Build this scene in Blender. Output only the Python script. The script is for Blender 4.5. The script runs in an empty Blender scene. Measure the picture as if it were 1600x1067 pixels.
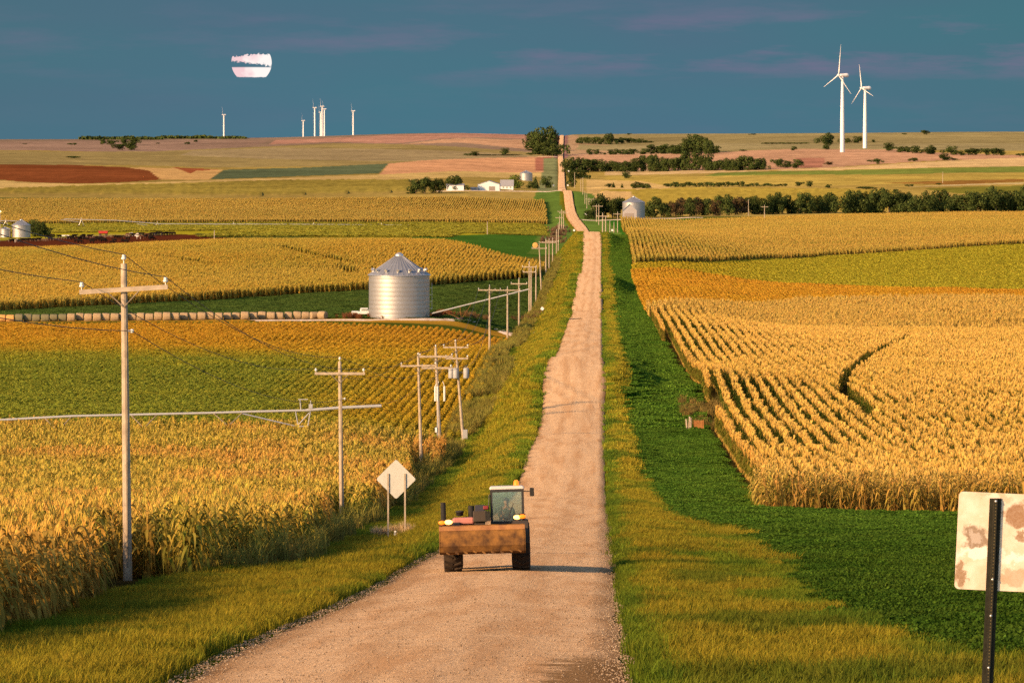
import bpy, math, random
import numpy as np
from mathutils import Vector, Matrix

# ------------------------------------------------------------------ camera, sky, sun, exposure
F = 6667.0                       # focal length in photograph pixels
CAMZ = 50.0
YAW = math.atan(139.5/F); PITCH = math.atan(318.5/F)
sc = bpy.context.scene
COL = sc.collection
cam_d = bpy.data.cameras.new("camera"); cam = bpy.data.objects.new("camera", cam_d); COL.objects.link(cam)
cam_d.sensor_width = 36; cam_d.lens = F/1600*36; cam_d.clip_start = 1; cam_d.clip_end = 60000
cam.location = (0, 0, CAMZ); cam.rotation_euler = (math.pi/2-PITCH, 0, YAW)
sc.camera = cam
SUN_EL, SUN_X, SUN_Y = math.radians(20), -0.75, -0.66      # low sun, behind and left of the camera
sun_d = bpy.data.lights.new("sun", 'SUN'); sun = bpy.data.objects.new("sun", sun_d); COL.objects.link(sun)
sun_d.energy = 4.6; sun_d.color = (1.0, 0.625, 0.315); sun_d.angle = math.radians(2.0)
_sd = Vector((SUN_X*math.cos(SUN_EL), SUN_Y*math.cos(SUN_EL), math.sin(SUN_EL))).normalized()
sun.rotation_euler = _sd.to_track_quat('Z', 'Y').to_euler()
sc.view_settings.view_transform = 'Standard'; sc.view_settings.look = 'None'
sc.view_settings.exposure = 0.75; sc.view_settings.gamma = 1
sc.cycles.use_denoising = False
sc.cycles.max_bounces = 4; sc.cycles.diffuse_bounces = 2; sc.cycles.glossy_bounces = 2
sc.cycles.transparent_max_bounces = 6; sc.cycles.volume_bounces = 0
sc.cycles.caustics_reflective = False; sc.cycles.caustics_refractive = False
sc.cycles.sample_clamp_indirect = 4

EMK = .62
class NT:
    """small helper around a node tree"""
    def __init__(s, nt): s.t = nt; nt.nodes.clear()
    def n(s, typ, **kw):
        nd = s.t.nodes.new(typ)
        for k, v in kw.items():
            if k.startswith('i_'):
                nd.inputs[k[2:].replace('_', ' ')].default_value = v
            else: setattr(nd, k, v)
        return nd
    def l(s, a, b): s.t.links.new(a, b)
    def m(s, op, a, b=None, c=None, clamp=False):
        nd = s.n('ShaderNodeMath', operation=op, use_clamp=clamp)
        for i, x in enumerate((a, b, c)):
            if x is None: continue
            if isinstance(x, (int, float)): nd.inputs[i].default_value = x
            else: s.l(x, nd.inputs[i])
        return nd.outputs[0]
    def mix(s, f, a, b, typ='MIX'):
        nd = s.n('ShaderNodeMix', data_type='RGBA', blend_type=typ)
        for sock, x in ((nd.inputs[0], f), (nd.inputs[6], a), (nd.inputs[7], b)):
            if isinstance(x, (int, float)): sock.default_value = x
            elif isinstance(x, tuple): sock.default_value = x if len(x) == 4 else (*x, 1)
            else: s.l(x, sock)
        return nd.outputs[2]
    def noise(s, vec, scale, detail=4, rough=.55):
        nd = s.n('ShaderNodeTexNoise'); nd.inputs['Scale'].default_value = scale
        nd.inputs['Detail'].default_value = detail; nd.inputs['Roughness'].default_value = rough
        if vec is not None: s.l(vec, nd.inputs['Vector'])
        return nd.outputs['Fac']
    def ramp(s, f, stops):
        nd = s.n('ShaderNodeValToRGB'); cr = nd.color_ramp
        while len(cr.elements) < len(stops): cr.elements.new(.5)
        for e, (p, c) in zip(cr.elements, stops):
            e.position = p; e.color = (*c, 1) if not isinstance(c, (int, float)) else (c, c, c, 1)
        s.l(f, nd.inputs[0]); return nd.outputs[0]
    def mapr(s, f, a, b, c=0.0, d=1.0):
        nd = s.n('ShaderNodeMapRange'); s.l(f, nd.inputs[0])
        for i, x in enumerate((a, b, c, d)): nd.inputs[i+1].default_value = x
        return nd.outputs[0]

def lin(r, g, b):
    f = lambda c: (c/255/12.92) if c/255 <= .04045 else ((c/255+.055)/1.055)**2.4
    return (f(r), f(g), f(b))

world = bpy.data.worlds.new("World"); sc.world = world; world.use_nodes = True
W = NT(world.node_tree)
sky = W.n('ShaderNodeTexSky', sky_type='NISHITA', sun_disc=False)
sky.sun_elevation = SUN_EL; sky.sun_rotation = math.atan2(SUN_X, SUN_Y)
tc = W.n('ShaderNodeTexCoord'); sp = W.n('ShaderNodeSeparateXYZ'); W.l(tc.outputs['Generated'], sp.inputs[0])
# storm bank filling the eastern sky, with thin pink cloud streaks lit by the low sun
mp = W.n('ShaderNodeMapping'); mp.inputs['Scale'].default_value = (22, 22, 150); W.l(tc.outputs['Generated'], mp.inputs[0])
n1 = W.noise(mp.outputs[0], 1.0, 6, .6)
mp2 = W.n('ShaderNodeMapping'); mp2.inputs['Scale'].default_value = (6, 6, 30); mp2.inputs['Location'].default_value = (3.1, 0, .4)
W.l(tc.outputs['Generated'], mp2.inputs[0]); n2 = W.noise(mp2.outputs[0], 1.0, 3, .5)
elev = sp.outputs[2]
base = W.ramp(W.mapr(elev, -.004, .05, 0, 1), [(0, lin(74, 116, 138)), (.25, lin(76, 113, 134)), (.6, lin(72, 112, 130)), (1, lin(58, 102, 122))])
base = W.mix(W.mapr(n2, .35, .65), W.mix(.55, base, lin(64, 122, 132)), W.mix(.5, base, lin(84, 108, 130)))
side = W.m('ABSOLUTE', W.m('ADD', sp.outputs[0], .02))
base = W.mix(W.mapr(side, .05, .15, 0, .35), base, lin(66, 112, 116))
band = W.m('MULTIPLY', W.mapr(elev, .011, .018), W.mapr(elev, .034, .023))
wisp = W.m('MULTIPLY', W.mapr(n1, .48, .68), W.m('ADD', W.m('MULTIPLY', band, .8), .15))
wside = W.mapr(sp.outputs[0], -.10, .06, .3, 1.0)
storm = W.mix(W.m('MULTIPLY', W.m('MULTIPLY', wisp, wside), .9), base, lin(124, 112, 142))
stormmask = W.m('MULTIPLY', W.mapr(elev, .22, .08), W.mapr(sp.outputs[1], -.1, .25))
b1 = W.n('ShaderNodeBackground'); b1.inputs[1].default_value = .11; W.l(sky.outputs[0], b1.inputs[0])
b2 = W.n('ShaderNodeBackground'); b2.inputs[1].default_value = .6; W.l(storm, b2.inputs[0])
mx = W.n('ShaderNodeMixShader'); W.l(stormmask, mx.inputs[0]); W.l(b1.outputs[0], mx.inputs[1]); W.l(b2.outputs[0], mx.inputs[2])
wo = W.n('ShaderNodeOutputWorld'); W.l(mx.outputs[0], wo.inputs[0])
world.cycles.sampling_method = 'MANUAL'; world.cycles.sample_map_resolution = 512

# ------------------------------------------------------------------ object helpers
rng = np.random.default_rng(7); random.seed(7)
def tag(o, label=None, cat=None, group=None, kind=None):
    if label: o['label'] = label
    if cat: o['category'] = cat
    if group: o['group'] = group
    if kind: o['kind'] = kind
    return o
def empty(name, loc, rz=0):
    o = bpy.data.objects.new(name, None); COL.objects.link(o); o.empty_display_size = .5
    o.location = loc; o.rotation_euler = (0, 0, rz); return o
def setp(o, par):
    if par is not None: o.parent = par
    return o
def np_mesh(name, verts, faces, mats=(), smooth=False, link=True, parent=None, attrs=None, fmat=None):
    """verts (N,3); faces (M,k) array (k fixed) or a list of arrays of different k"""
    me = bpy.data.meshes.new(name)
    verts = np.asarray(verts, np.float32)
    fl = faces if isinstance(faces, list) and (len(faces) == 0 or isinstance(faces[0], np.ndarray)) else [faces]
    fl = [np.asarray(f, np.int32) for f in fl if len(f)]
    me.vertices.add(len(verts)); me.vertices.foreach_set('co', verts.ravel())
    if fl:
        li = np.concatenate([f.ravel() for f in fl]); tot = np.concatenate([np.full(len(f), f.shape[1], np.int32) for f in fl])
        st = np.concatenate([[0], np.cumsum(tot)[:-1]]).astype(np.int32)
        me.loops.add(len(li)); me.loops.foreach_set('vertex_index', li)
        me.polygons.add(len(tot)); me.polygons.foreach_set('loop_start', st); me.polygons.foreach_set('loop_total', tot)
        me.polygons.foreach_set('use_smooth', np.full(len(tot), bool(smooth)))
        if fmat is not None: me.polygons.foreach_set('material_index', np.asarray(fmat, np.int32))
    for k, (typ, dom, arr) in (attrs or {}).items():
        a = me.attributes.new(k, typ, dom)
        fld = {'FLOAT': 'value', 'INT': 'value', 'FLOAT_VECTOR': 'vector', 'FLOAT_COLOR': 'color'}[typ]
        a.data.foreach_set(fld, np.asarray(arr, np.int32 if typ == 'INT' else np.float32).ravel())
    for m in (mats if isinstance(mats, (list, tuple)) else [mats]): me.materials.append(m)
    me.update(); me.validate()
    o = bpy.data.objects.new(name, me)
    if link: COL.objects.link(o)
    return setp(o, parent)

class MB:
    """collects simple solids and builds them as one mesh object"""
    def __init__(s): s.v = []; s.f = {3: [], 4: []}; s.n = 0
    def add(s, v, f):
        v = np.asarray(v, float); f = np.asarray(f)
        s.v.append(v); s.f.setdefault(f.shape[1], []).append(f+s.n); s.n += len(v); return s
    def box(s, c, d, rot=None, taper=1.0):
        x, y, z = [k/2 for k in d]
        v = np.array([(sx*x*(taper if sz > 0 else 1), sy*y*(taper if sz > 0 else 1), sz*z) for sz in (-1, 1) for sy in (-1, 1) for sx in (-1, 1)])
        if rot is not None: v = v @ np.array(rot.to_matrix() if hasattr(rot, 'to_matrix') else rot).T
        return s.add(v+np.array(c), [(0, 2, 3, 1), (4, 5, 7, 6), (0, 1, 5, 4), (2, 6, 7, 3), (0, 4, 6, 2), (1, 3, 7, 5)])
    def tube(s, a, b, r0, r1=None, n=8, cap=True):
        r1 = r0 if r1 is None else r1; a = np.array(a, float); b = np.array(b, float)
        d = (b-a)/max(1e-9, np.linalg.norm(b-a)); h = np.array((0, 0, 1.)) if abs(d[2]) < .9 else np.array((1., 0, 0))
        p = np.cross(d, h); p /= np.linalg.norm(p); q = np.cross(d, p)
        t = np.linspace(0, 2*np.pi, n, endpoint=False)
        ring = np.outer(np.cos(t), p)+np.outer(np.sin(t), q)
        s.add(np.vstack([a+ring*r0, b+ring*r1]), [(i, (i+1) % n, n+(i+1) % n, n+i) for i in range(n)])
        if cap:
            for c, rr, fl in ((a, r0, 0), (b, r1, 1)):
                vv = np.vstack([c+ring*rr, [c]]); ff = [((i+1) % n, i, n) if not fl else (i, (i+1) % n, n) for i in range(n)]
                s.add(vv, ff)
        return s
    def path(s, pts, r, n=6):
        for a, b in zip(pts[:-1], pts[1:]): s.tube(a, b, r, r, n, False)
        return s
    def lathe(s, prof, c=(0, 0, 0), n=24, axis='z'):
        t = np.linspace(0, 2*np.pi, n, endpoint=False); V = []
        for r, z in prof:
            ring = np.stack([r*np.cos(t), r*np.sin(t), np.full(n, z)], 1); V.append(ring)
        V = np.vstack(V)
        if axis == 'x': V = V[:, [2, 0, 1]]
        if axis == 'y': V = V[:, [1, 2, 0]]
        Fc = [(k*n+i, k*n+(i+1) % n, (k+1)*n+(i+1) % n, (k+1)*n+i) for k in range(len(prof)-1) for i in range(n)]
        return s.add(V+np.array(c), Fc)
    def sph(s, c, r, n=10, sc=(1, 1, 1)):
        m = n//2+1; V = []
        for k in range(m+1):
            ph = math.pi*k/m
            for i in range(n):
                t = 2*math.pi*i/n; V.append((math.sin(ph)*math.cos(t)*sc[0]*r, math.sin(ph)*math.sin(t)*sc[1]*r, math.cos(ph)*sc[2]*r))
        Fc = [(k*n+i, (k+1)*n+i, (k+1)*n+(i+1) % n, k*n+(i+1) % n) for k in range(m) for i in range(n)]
        return s.add(np.array(V)+np.array(c), Fc)
    def build(s, name, mat, parent=None, smooth=False, bevel=0, link=True):
        V = np.vstack(s.v); Fs = [np.vstack(x) for k, x in sorted(s.f.items()) if x]
        o = np_mesh(name, V, Fs, [mat], smooth, link, parent)
        if bevel:
            b = o.modifiers.new('bevel', 'BEVEL'); b.width = bevel; b.segments = 2; b.limit_method = 'ANGLE'
        return o
def copy_tree(o, parent=None):
    c = o.copy(); COL.objects.link(c)
    if parent is not None: c.parent = parent
    for ch in list(o.children): copy_tree(ch, c)
    return c

# ------------------------------------------------------------------ numpy noise
def hash2(ix, iy, seed=0):
    h = (ix.astype(np.int64)*374761393+iy.astype(np.int64)*668265263+seed*974711) & 0x7fffffff
    h = ((h ^ (h >> 13))*1274126177) & 0x7fffffff
    return ((h ^ (h >> 16)) & 0xffff)/65535.0
def vnoise(x, y, seed=0):
    ix = np.floor(x); iy = np.floor(y); fx = x-ix; fy = y-iy
    fx = fx*fx*(3-2*fx); fy = fy*fy*(3-2*fy)
    a = hash2(ix, iy, seed); b = hash2(ix+1, iy, seed); c = hash2(ix, iy+1, seed); d = hash2(ix+1, iy+1, seed)
    return (a*(1-fx)+b*fx)*(1-fy)+(c*(1-fx)+d*fx)*fy
def fbm(x, y, seed=0, o=4):
    s = 0; a = .5; t = 0
    for k in range(o): s = s+a*vnoise(x*2**k, y*2**k, seed+k*17); t += a; a *= .5
    return s/t
def sstep(a, b, x):
    t = np.clip((x-a)/(b-a), 0, 1); return t*t*(3-2*t)

# ------------------------------------------------------------------ view geometry: how a pixel of the survey maps to a direction
cy, sy_ = math.cos(YAW), math.sin(YAW); cp, sp_ = math.cos(PITCH), math.sin(PITCH)
FW = np.array((-sy_*cp, cy*cp, -sp_)); RT = np.array((cy, sy_, 0.)); UP = np.cross(RT, FW)
def z_of(X, Y, v):          # height (relative to the camera) that projects to row v at ground point X, Y
    k = 533.5-v
    return (k*(FW[0]*X+FW[1]*Y)-F*(UP[0]*X+UP[1]*Y))/(F*UP[2]-k*FW[2])
def ray(u, v):
    d = FW+RT*((u-800)/F)+UP*((533.5-v)/F); return d/d[1]
def proj(X, Y, Z):
    p = np.stack([X, Y, Z-CAMZ], -1); w = p@FW
    return 800+F*(p@RT)/w, 533.5-F*(p@UP)/w

def pchip(xs, ys, x):
    xs = np.asarray(xs, float); ys = np.asarray(ys, float); h = np.diff(xs); d = np.diff(ys)/h
    m = np.zeros_like(ys); m[0] = d[0]; m[-1] = d[-1]
    for i in range(1, len(xs)-1):
        if d[i-1]*d[i] > 0:
            w1 = 2*h[i]+h[i-1]; w2 = h[i]+2*h[i-1]; m[i] = (w1+w2)/(w1/d[i-1]+w2/d[i])
    i = np.clip(np.searchsorted(xs, x)-1, 0, len(h)-1); t = (x-xs[i])/h[i]; t = np.clip(t, -.5, 1.5)
    h00 = 2*t**3-3*t**2+1; h10 = t**3-2*t**2+t; h01 = -2*t**3+3*t**2; h11 = t**3-t**2
    return h00*ys[i]+h10*h[i]*m[i]+h01*ys[i+1]+h11*h[i]*m[i+1]

# ------------------------------------------------------------------ terrain survey
ROADC_D = [0, 1400, 1530, 2280, 2550, 2800, 3000, 3470, 4120, 4710, 5100, 6700, 9500]
ROADC_X = [-2.89, -2.89, -3.4, -9.4, -16.6, -20, -23.2, -31.7, -38.3, -44, -48.6, -61.8, -85]
def roadx(D): return pchip(ROADC_D, ROADC_X, np.asarray(D, float))
ROADV = [(64.2, 1067), (76, 1010), (86, 980), (105, 942), (129, 905), (156, 869), (186, 842), (217, 820), (265, 788), (314, 756), (340, 724), (358, 703), (398, 680),
         (425, 660), (446, 638), (455, 620), (463, 600), (475, 578), (498, 558.5), (528, 563), (563, 553), (605, 545), (650, 530), (705, 515), (774, 501), (872, 485),
         (907, 465), (950, 466.5), (1000, 455), (1040, 440), (1085, 428), (1160, 434), (1260, 425.5), (1380, 405), (1530, 363.5), (1700, 372), (1900, 376), (2100, 370),
         (2280, 362.5), (2550, 341), (2780, 332), (2900, 319), (2990, 306), (3050, 298), (3250, 301), (3470, 296.5), (4120, 279), (4710, 261), (5100, 246.5), (5500, 238),
         (6100, 225), (6700, 211.5), (7500, 217), (9500, 224)]
COLS = {
 'L': [(64, 1082), (103, 993), (149, 905), (200, 872), (236, 843), (271, 820), (330, 775), (391, 735), (425, 706), (460, 672), (505, 631), (560, 592), (632, 553), (700, 547), (761, 538),
       (856, 513), (975, 492), (1071, 476), (1164, 455), (1263, 429), (1361, 426), (1438, 414), (1583, 401), (1700, 394), (1850, 382), (2000, 373), (2280, 362), (2550, 348),
       (2800, 334), (2950, 317), (3050, 300), (3250, 302), (3470, 297), (4120, 279), (4710, 262), (5100, 247), (6000, 228), (6700, 211), (7500, 217), (9500, 224)],
 700: [(64, 1075), (149, 905), (271, 818), (400, 712), (440, 678), (520, 622), (600, 570), (680, 547), (760, 521), (800, 504), (850, 490), (950, 470), (1080, 455), (1200, 444), (1350, 411), (1450, 392),
       (1520, 385), (1600, 384), (1750, 380), (1900, 371), (2200, 360), (2550, 349), (2750, 335), (2950, 310), (3080, 299), (3300, 290), (3600, 280), (4100, 268), (4600, 255),
       (5100, 243), (6000, 222), (6700, 208), (7500, 215), (9500, 224)],
 400: [(64, 1070), (149, 903), (205, 862), (300, 795), (400, 706), (440, 672), (520, 622), (600, 577), (680, 542), (740, 517), (790, 501), (830, 493), (950, 479), (1080, 464), (1250, 432), (1400, 405),
       (1500, 391), (1600, 383), (1700, 384), (1800, 378), (1950, 367), (2200, 358), (2550, 349), (2750, 330), (2900, 315), (3050, 303), (3300, 293), (3600, 284), (4000, 271),
       (4400, 258), (5000, 243), (6000, 225), (6700, 215.5), (7500, 221), (9500, 226)],
 0: [(64, 1070), (120, 960), (200, 862), (300, 795), (400, 706), (440, 672), (520, 624), (600, 580), (680, 545), (740, 520), (790, 503), (830, 497), (950, 486), (1100, 462), (1250, 440), (1400, 415),
     (1600, 397), (1680, 397), (1760, 389), (2000, 371), (2200, 362), (2550, 352), (2700, 335), (2900, 312), (3050, 303), (3300, 293), (3600, 286), (4000, 263), (4400, 252),
     (5000, 240), (6000, 226), (6700, 218), (7500, 222), (9500, 227)],
 'R': [(64, 1075), (105, 957), (150, 890), (217, 836), (275, 797), (305, 771), (334, 747), (369, 712), (399, 690), (425, 668), (450, 634), (471, 610), (520, 596), (562, 580), (628, 552),
       (651, 545), (720, 521), (800, 503), (900, 480), (1000, 465), (1100, 449), (1250, 431), (1300, 417), (1420, 394), (1520, 376), (1600, 367), (1750, 369), (1900, 373), (2100, 368),
       (2280, 360), (2550, 343), (2780, 334), (2900, 320), (3050, 302), (3250, 303), (3470, 297), (4120, 279), (4710, 262), (5100, 247), (6000, 228), (6700, 210), (7500, 217), (9500, 224)],
 1250: [(64, 1075), (105, 957), (150, 892), (217, 840), (275, 803), (340, 747), (400, 692), (440, 657), (480, 628), (520, 609), (600, 580), (680, 552), (760, 534), (830, 528), (900, 511), (1000, 492),
        (1100, 470), (1200, 455), (1300, 440), (1400, 425), (1500, 411), (1600, 398), (1800, 375), (2000, 362), (2300, 349), (2560, 338), (2700, 336), (2850, 330), (3000, 312),
        (3150, 303), (3300, 297), (3600, 285), (3900, 273), (4200, 263), (4500, 250), (4800, 240), (5500, 226), (6700, 208.5), (7500, 215), (9500, 224)],
 1600: [(64, 1075), (105, 957), (150, 892), (217, 841), (275, 806), (340, 752), (400, 697), (440, 662), (480, 634), (520, 615), (600, 588), (680, 560), (760, 540), (830, 527), (900, 506), (1000, 484),
        (1100, 466), (1200, 448), (1300, 432), (1400, 415), (1500, 400), (1600, 388), (1700, 380), (1850, 365), (2000, 356), (2300, 345), (2560, 333), (2700, 333), (2850, 325),
        (3000, 308), (3150, 298), (3300, 290), (3600, 280), (3900, 268), (4200, 258), (4500, 248), (4800, 240), (5500, 224), (6700, 206), (7500, 213), (9500, 222)]}
VP = 939.5
def colx(k, D):
    if k == 'L': return roadx(D)-13.6
    if k == 'R': return roadx(D)+12.9
    return (k-VP)/F*D
DT = np.exp(np.linspace(math.log(10), math.log(9500), 1400)); LD0 = math.log(10); LDS = (math.log(9500)-LD0)/1399
def col_z(pts, xfun):
    D = np.array([p[0] for p in pts], float); v = np.array([p[1] for p in pts], float)
    z = z_of(xfun(D), D, v); z0 = z[0]-(z[1]-z[0])/(D[1]-D[0])*D[0]
    return pchip(np.r_[0, D], np.r_[z0, z], DT)
ZR = col_z(ROADV, roadx)
keys = [0, 400, 700, 'L', 'R', 1250, 1600]
CZ = {k: col_z(COLS[k], lambda D, k=k: colx(k, D)) for k in keys}
ST = np.arange(-2600, 2601, 8.0)        # lateral survey positions: X/D in pixels
ZT = np.zeros((len(DT), len(ST)))
for i, D in enumerate(DT):
    xl = float(colx('L', D)); xr = float(colx('R', D))
    x7 = min((700-VP)/F*D, xl-6); x4 = min((400-VP)/F*D, x7-6); x0 = min(-VP/F*D, x4-6)
    x12 = max((1250-VP)/F*D, xr+6); x16 = max((1600-VP)/F*D, x12+6)
    xs = [x0*2.4-5, x0, x4, x7, xl, xr, x12, x16, x16*3+5]
    zz = [CZ[0][i]+.6, CZ[0][i], CZ[400][i], CZ[700][i], CZ['L'][i], CZ['R'][i], CZ[1250][i], CZ[1600][i], CZ[1600][i]-.5]
    ZT[i] = pchip(xs, zz, np.clip(ST/F*D, xs[0], xs[-1]))
def gauss(a, s, ax):
    r = int(3*s); k = np.exp(-.5*(np.arange(-r, r+1)/s)**2); k /= k.sum()
    ap = np.pad(a, [(r, r) if j == ax else (0, 0) for j in range(2)], mode='edge')
    return sum(kk*np.take(ap, np.arange(a.shape[ax])+j, axis=ax) for j, kk in enumerate(k))
ZT = gauss(gauss(ZT, 3, 1), 2, 0)
def base_z(X, Y):
    Y = np.maximum(Y, 10.01); fi = (np.log(Y)-LD0)/LDS; fj = (X/Y*F-ST[0])/8.0
    fi = np.clip(fi, 0, len(DT)-1.001); fj = np.clip(fj, 0, len(ST)-1.001)
    i = fi.astype(int); j = fj.astype(int); a = fi-i; b = fj-j
    z = (ZT[i, j]*(1-b)+ZT[i, j+1]*b)*(1-a)+(ZT[i+1, j]*(1-b)+ZT[i+1, j+1]*b)*a
    return z
def road_z(Y):
    return np.interp(np.log(np.maximum(Y, 10)), np.log(DT), ZR)
def gz(X, Y, bed=True):
    """ground height in world coordinates"""
    X = np.asarray(X, float); Y = np.asarray(Y, float)
    t = np.abs(X-roadx(Y)); zb = base_z(X, Y); zr = road_z(Y)
    wid = np.clip(5.5+Y*.0025, 5.5, 18)
    s = sstep(3.6, 3.6+wid, t)
    crown = -.035*np.minimum(t, 4)
    z = (zr+crown)*(1-s)+zb*s
    z = z+(fbm(X/9, Y/14, 5, 3)-.5)*.5*s
    return z+CAMZ
def P(u, v, h=0.0):
    """first ground point (raised by h) seen at photograph pixel u, v"""
    d = ray(u, v); D = DT[DT > 20]; X = d[0]*D; z = CAMZ+d[2]*D; g = gz(X, D)+h
    hit = np.nonzero(z <= g)[0]
    if len(hit) == 0: k = len(D)-1; return (X[k], D[k])
    k = hit[0]
    if k == 0: return (X[0], D[0])
    e0 = (z-g)[k-1]; e1 = (g-z)[k]; t = e0/(e0+e1+1e-9); Dh = D[k-1]*(1-t)+D[k]*t
    return (d[0]*Dh, Dh)
def G(u, v):
    x, y = P(u, v); return (x, y, float(gz(x, y)))
def poly(pts, h=0.0):
    return np.array([P(*p, h=h) if len(p) == 2 else (p[1], p[2]) for p in pts])
def inpoly(X, Y, pg):
    ins = np.zeros(X.shape, bool); n = len(pg)
    for i in range(n):
        x1, y1 = pg[i]; x2, y2 = pg[(i+1) % n]
        if y1 == y2: continue
        c = ((y1 > Y) != (y2 > Y)) & (X < (x2-x1)*(Y-y1)/(y2-y1)+x1); ins ^= c
    return ins
# ------------------------------------------------------------------ materials
def mat(name, color, rough=.8, metal=0.0, noise=0.0, nscale=3.0, bump=0.0, col2=None, emit=None, spec=.3, coord='Object', detail=5):
    m = bpy.data.materials.new(name); m.use_nodes = True; T = NT(m.node_tree)
    bs = T.n('ShaderNodeBsdfPrincipled'); bs.inputs['Roughness'].default_value = rough; bs.inputs['Metallic'].default_value = metal
    bs.inputs['Specular IOR Level'].default_value = spec
    out = T.n('ShaderNodeOutputMaterial'); T.l(bs.outputs[0], out.inputs[0])
    bs.inputs['Base Color'].default_value = (*color, 1)
    if noise or bump or col2:
        tc = T.n('ShaderNodeTexCoord'); f = T.noise(tc.outputs[coord], nscale, detail, .6)
        if noise or col2:
            c2 = col2 or tuple(c*(1-noise) for c in color)
            c = T.mix(T.mapr(f, .35, .65), color, c2); T.l(c, bs.inputs['Base Color'])
        if bump:
            b = T.n('ShaderNodeBump'); b.inputs['Strength'].default_value = bump; b.inputs['Distance'].default_value = .02
            T.l(f, b.inputs['Height']); T.l(b.outputs[0], bs.inputs['Normal'])
    if emit:
        bs.inputs['Emission Color'].default_value = (*emit[0], 1); bs.inputs['Emission Strength'].default_value = emit[1]
    return m
def plant_mat(name, transl=.25):
    m = bpy.data.materials.new(name); m.use_nodes = True; T = NT(m.node_tree)
    a = T.n('ShaderNodeAttribute', attribute_type='INSTANCER', attribute_name='ta')
    b = T.n('ShaderNodeAttribute', attribute_type='INSTANCER', attribute_name='tb')
    g = T.n('ShaderNodeAttribute', attribute_type='GEOMETRY', attribute_name='mixg')
    br = T.n('ShaderNodeAttribute', attribute_type='GEOMETRY', attribute_name='bri')
    c = T.mix(g.outputs['Fac'], a.outputs['Color'], b.outputs['Color'])
    v = T.n('ShaderNodeVectorMath', operation='SCALE'); T.l(c, v.inputs[0]); T.l(br.outputs['Fac'], v.inputs['Scale'])
    d = T.n('ShaderNodeBsdfDiffuse'); T.l(v.outputs[0], d.inputs[0])
    t = T.n('ShaderNodeBsdfTranslucent'); T.l(v.outputs[0], t.inputs[0])
    mx = T.n('ShaderNodeMixShader'); mx.inputs[0].default_value = transl
    T.l(d.outputs[0], mx.inputs[1]); T.l(t.outputs[0], mx.inputs[2])
    o = T.n('ShaderNodeOutputMaterial'); T.l(mx.outputs[0], o.inputs[0]); return m

LK = np.array((2.0, 1.5, 1.15))            # how bright a white level surface reads under this light, used to turn surveyed colours into base colours
def alb(r, g, b): return np.clip(np.array(lin(r, g, b))/LK, .005, .8)

# ------------------------------------------------------------------ crop field outlines (ground plan)
def edge_x(D, pts):
    return np.interp(D, [p[0] for p in pts], [p[1] for p in pts])
LET = [(60, -13.4), (106, -13.8), (118, -14.5), (127, -14.9), (142, -14.4), (152, -13.7), (163, -12.4), (182, -12.8), (203, -14.2), (240, -14.6), (400, -14.8)]
LE = lambda D: roadx(D)+2.89+edge_x(D, LET)-.6*(fbm(D/12, D*0, 3)-.5)               # road-side edge of the left fields
RE_ = [(0, 10.4), (275, 10.5), (480, 10.6), (628, 10.1), (720, 9.6), (900, 8.9), (1300, 9.0), (1600, 9.4), (2600, 2)]
RE = lambda D: edge_x(D, RE_)+.5*(fbm(D/12, D*0, 4)-.5)
hill_front = poly([(-250, 500), (0, 486), (200, 476), (450, 461), (575, 454), (680, 446), (750, 440), (838, 434)])
hill_back = [(-14.5-3.5, 1330), ] 
pg_hill = np.vstack([hill_front, [(roadx(1330.)-14.6, 1330), (roadx(1400.)-16, 1400), (-38, 1440), (-60, 1560), (-92, 1720), (-160, 1700), (-220, 1700), (-330, 1640)]])
jfront = 815.0
jk = poly([(1003, 490), (1100, 484), (1250, 478), (1400, 474), (1600, 474), (1800, 474)])     # tan corn strip | orange beans
kl = poly([(985, 424), (1040, 421), (1150, 437), (1250, 446), (1400, 452), (1600, 456), (1800, 458)])  # orange beans | yellow-green beans
lm = poly([(985, 416), (1090, 413), (1200, 407), (1300, 402), (1450, 393), (1600, 384), (1800, 376)])  # yellow-green beans | corn
pg_J = np.vstack([[(8.9, jfront+12), (170, jfront+12)], jk[::-1]])
pg_K = np.vstack([jk, kl[::-1]])
pg_L = np.vstack([kl, lm[::-1]])
pg_M = np.vstack([lm, [(340, 1750), (330, 2400), (226, 2480), (120, 2450), (45, 2370), (roadx(2520.)+27, 2500), (roadx(2000.)+19, 2000)]])
hfar_f = poly([(-250, 353), (0, 351), (400, 349), (700, 349), (862, 350)])
pg_H = np.vstack([hfar_f, [(roadx(2950.)-17, 2950), (-330, 2880), (-500, 2840)]])
track = np.vstack([poly([(1421, 527), (1360, 556), (1325, 583), (1318, 603), (1322, 622), (1362, 648)], h=1.9)])

def wob(X, Y, s, seed, o=4): return fbm(X/s, Y/s, seed, o)

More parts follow.
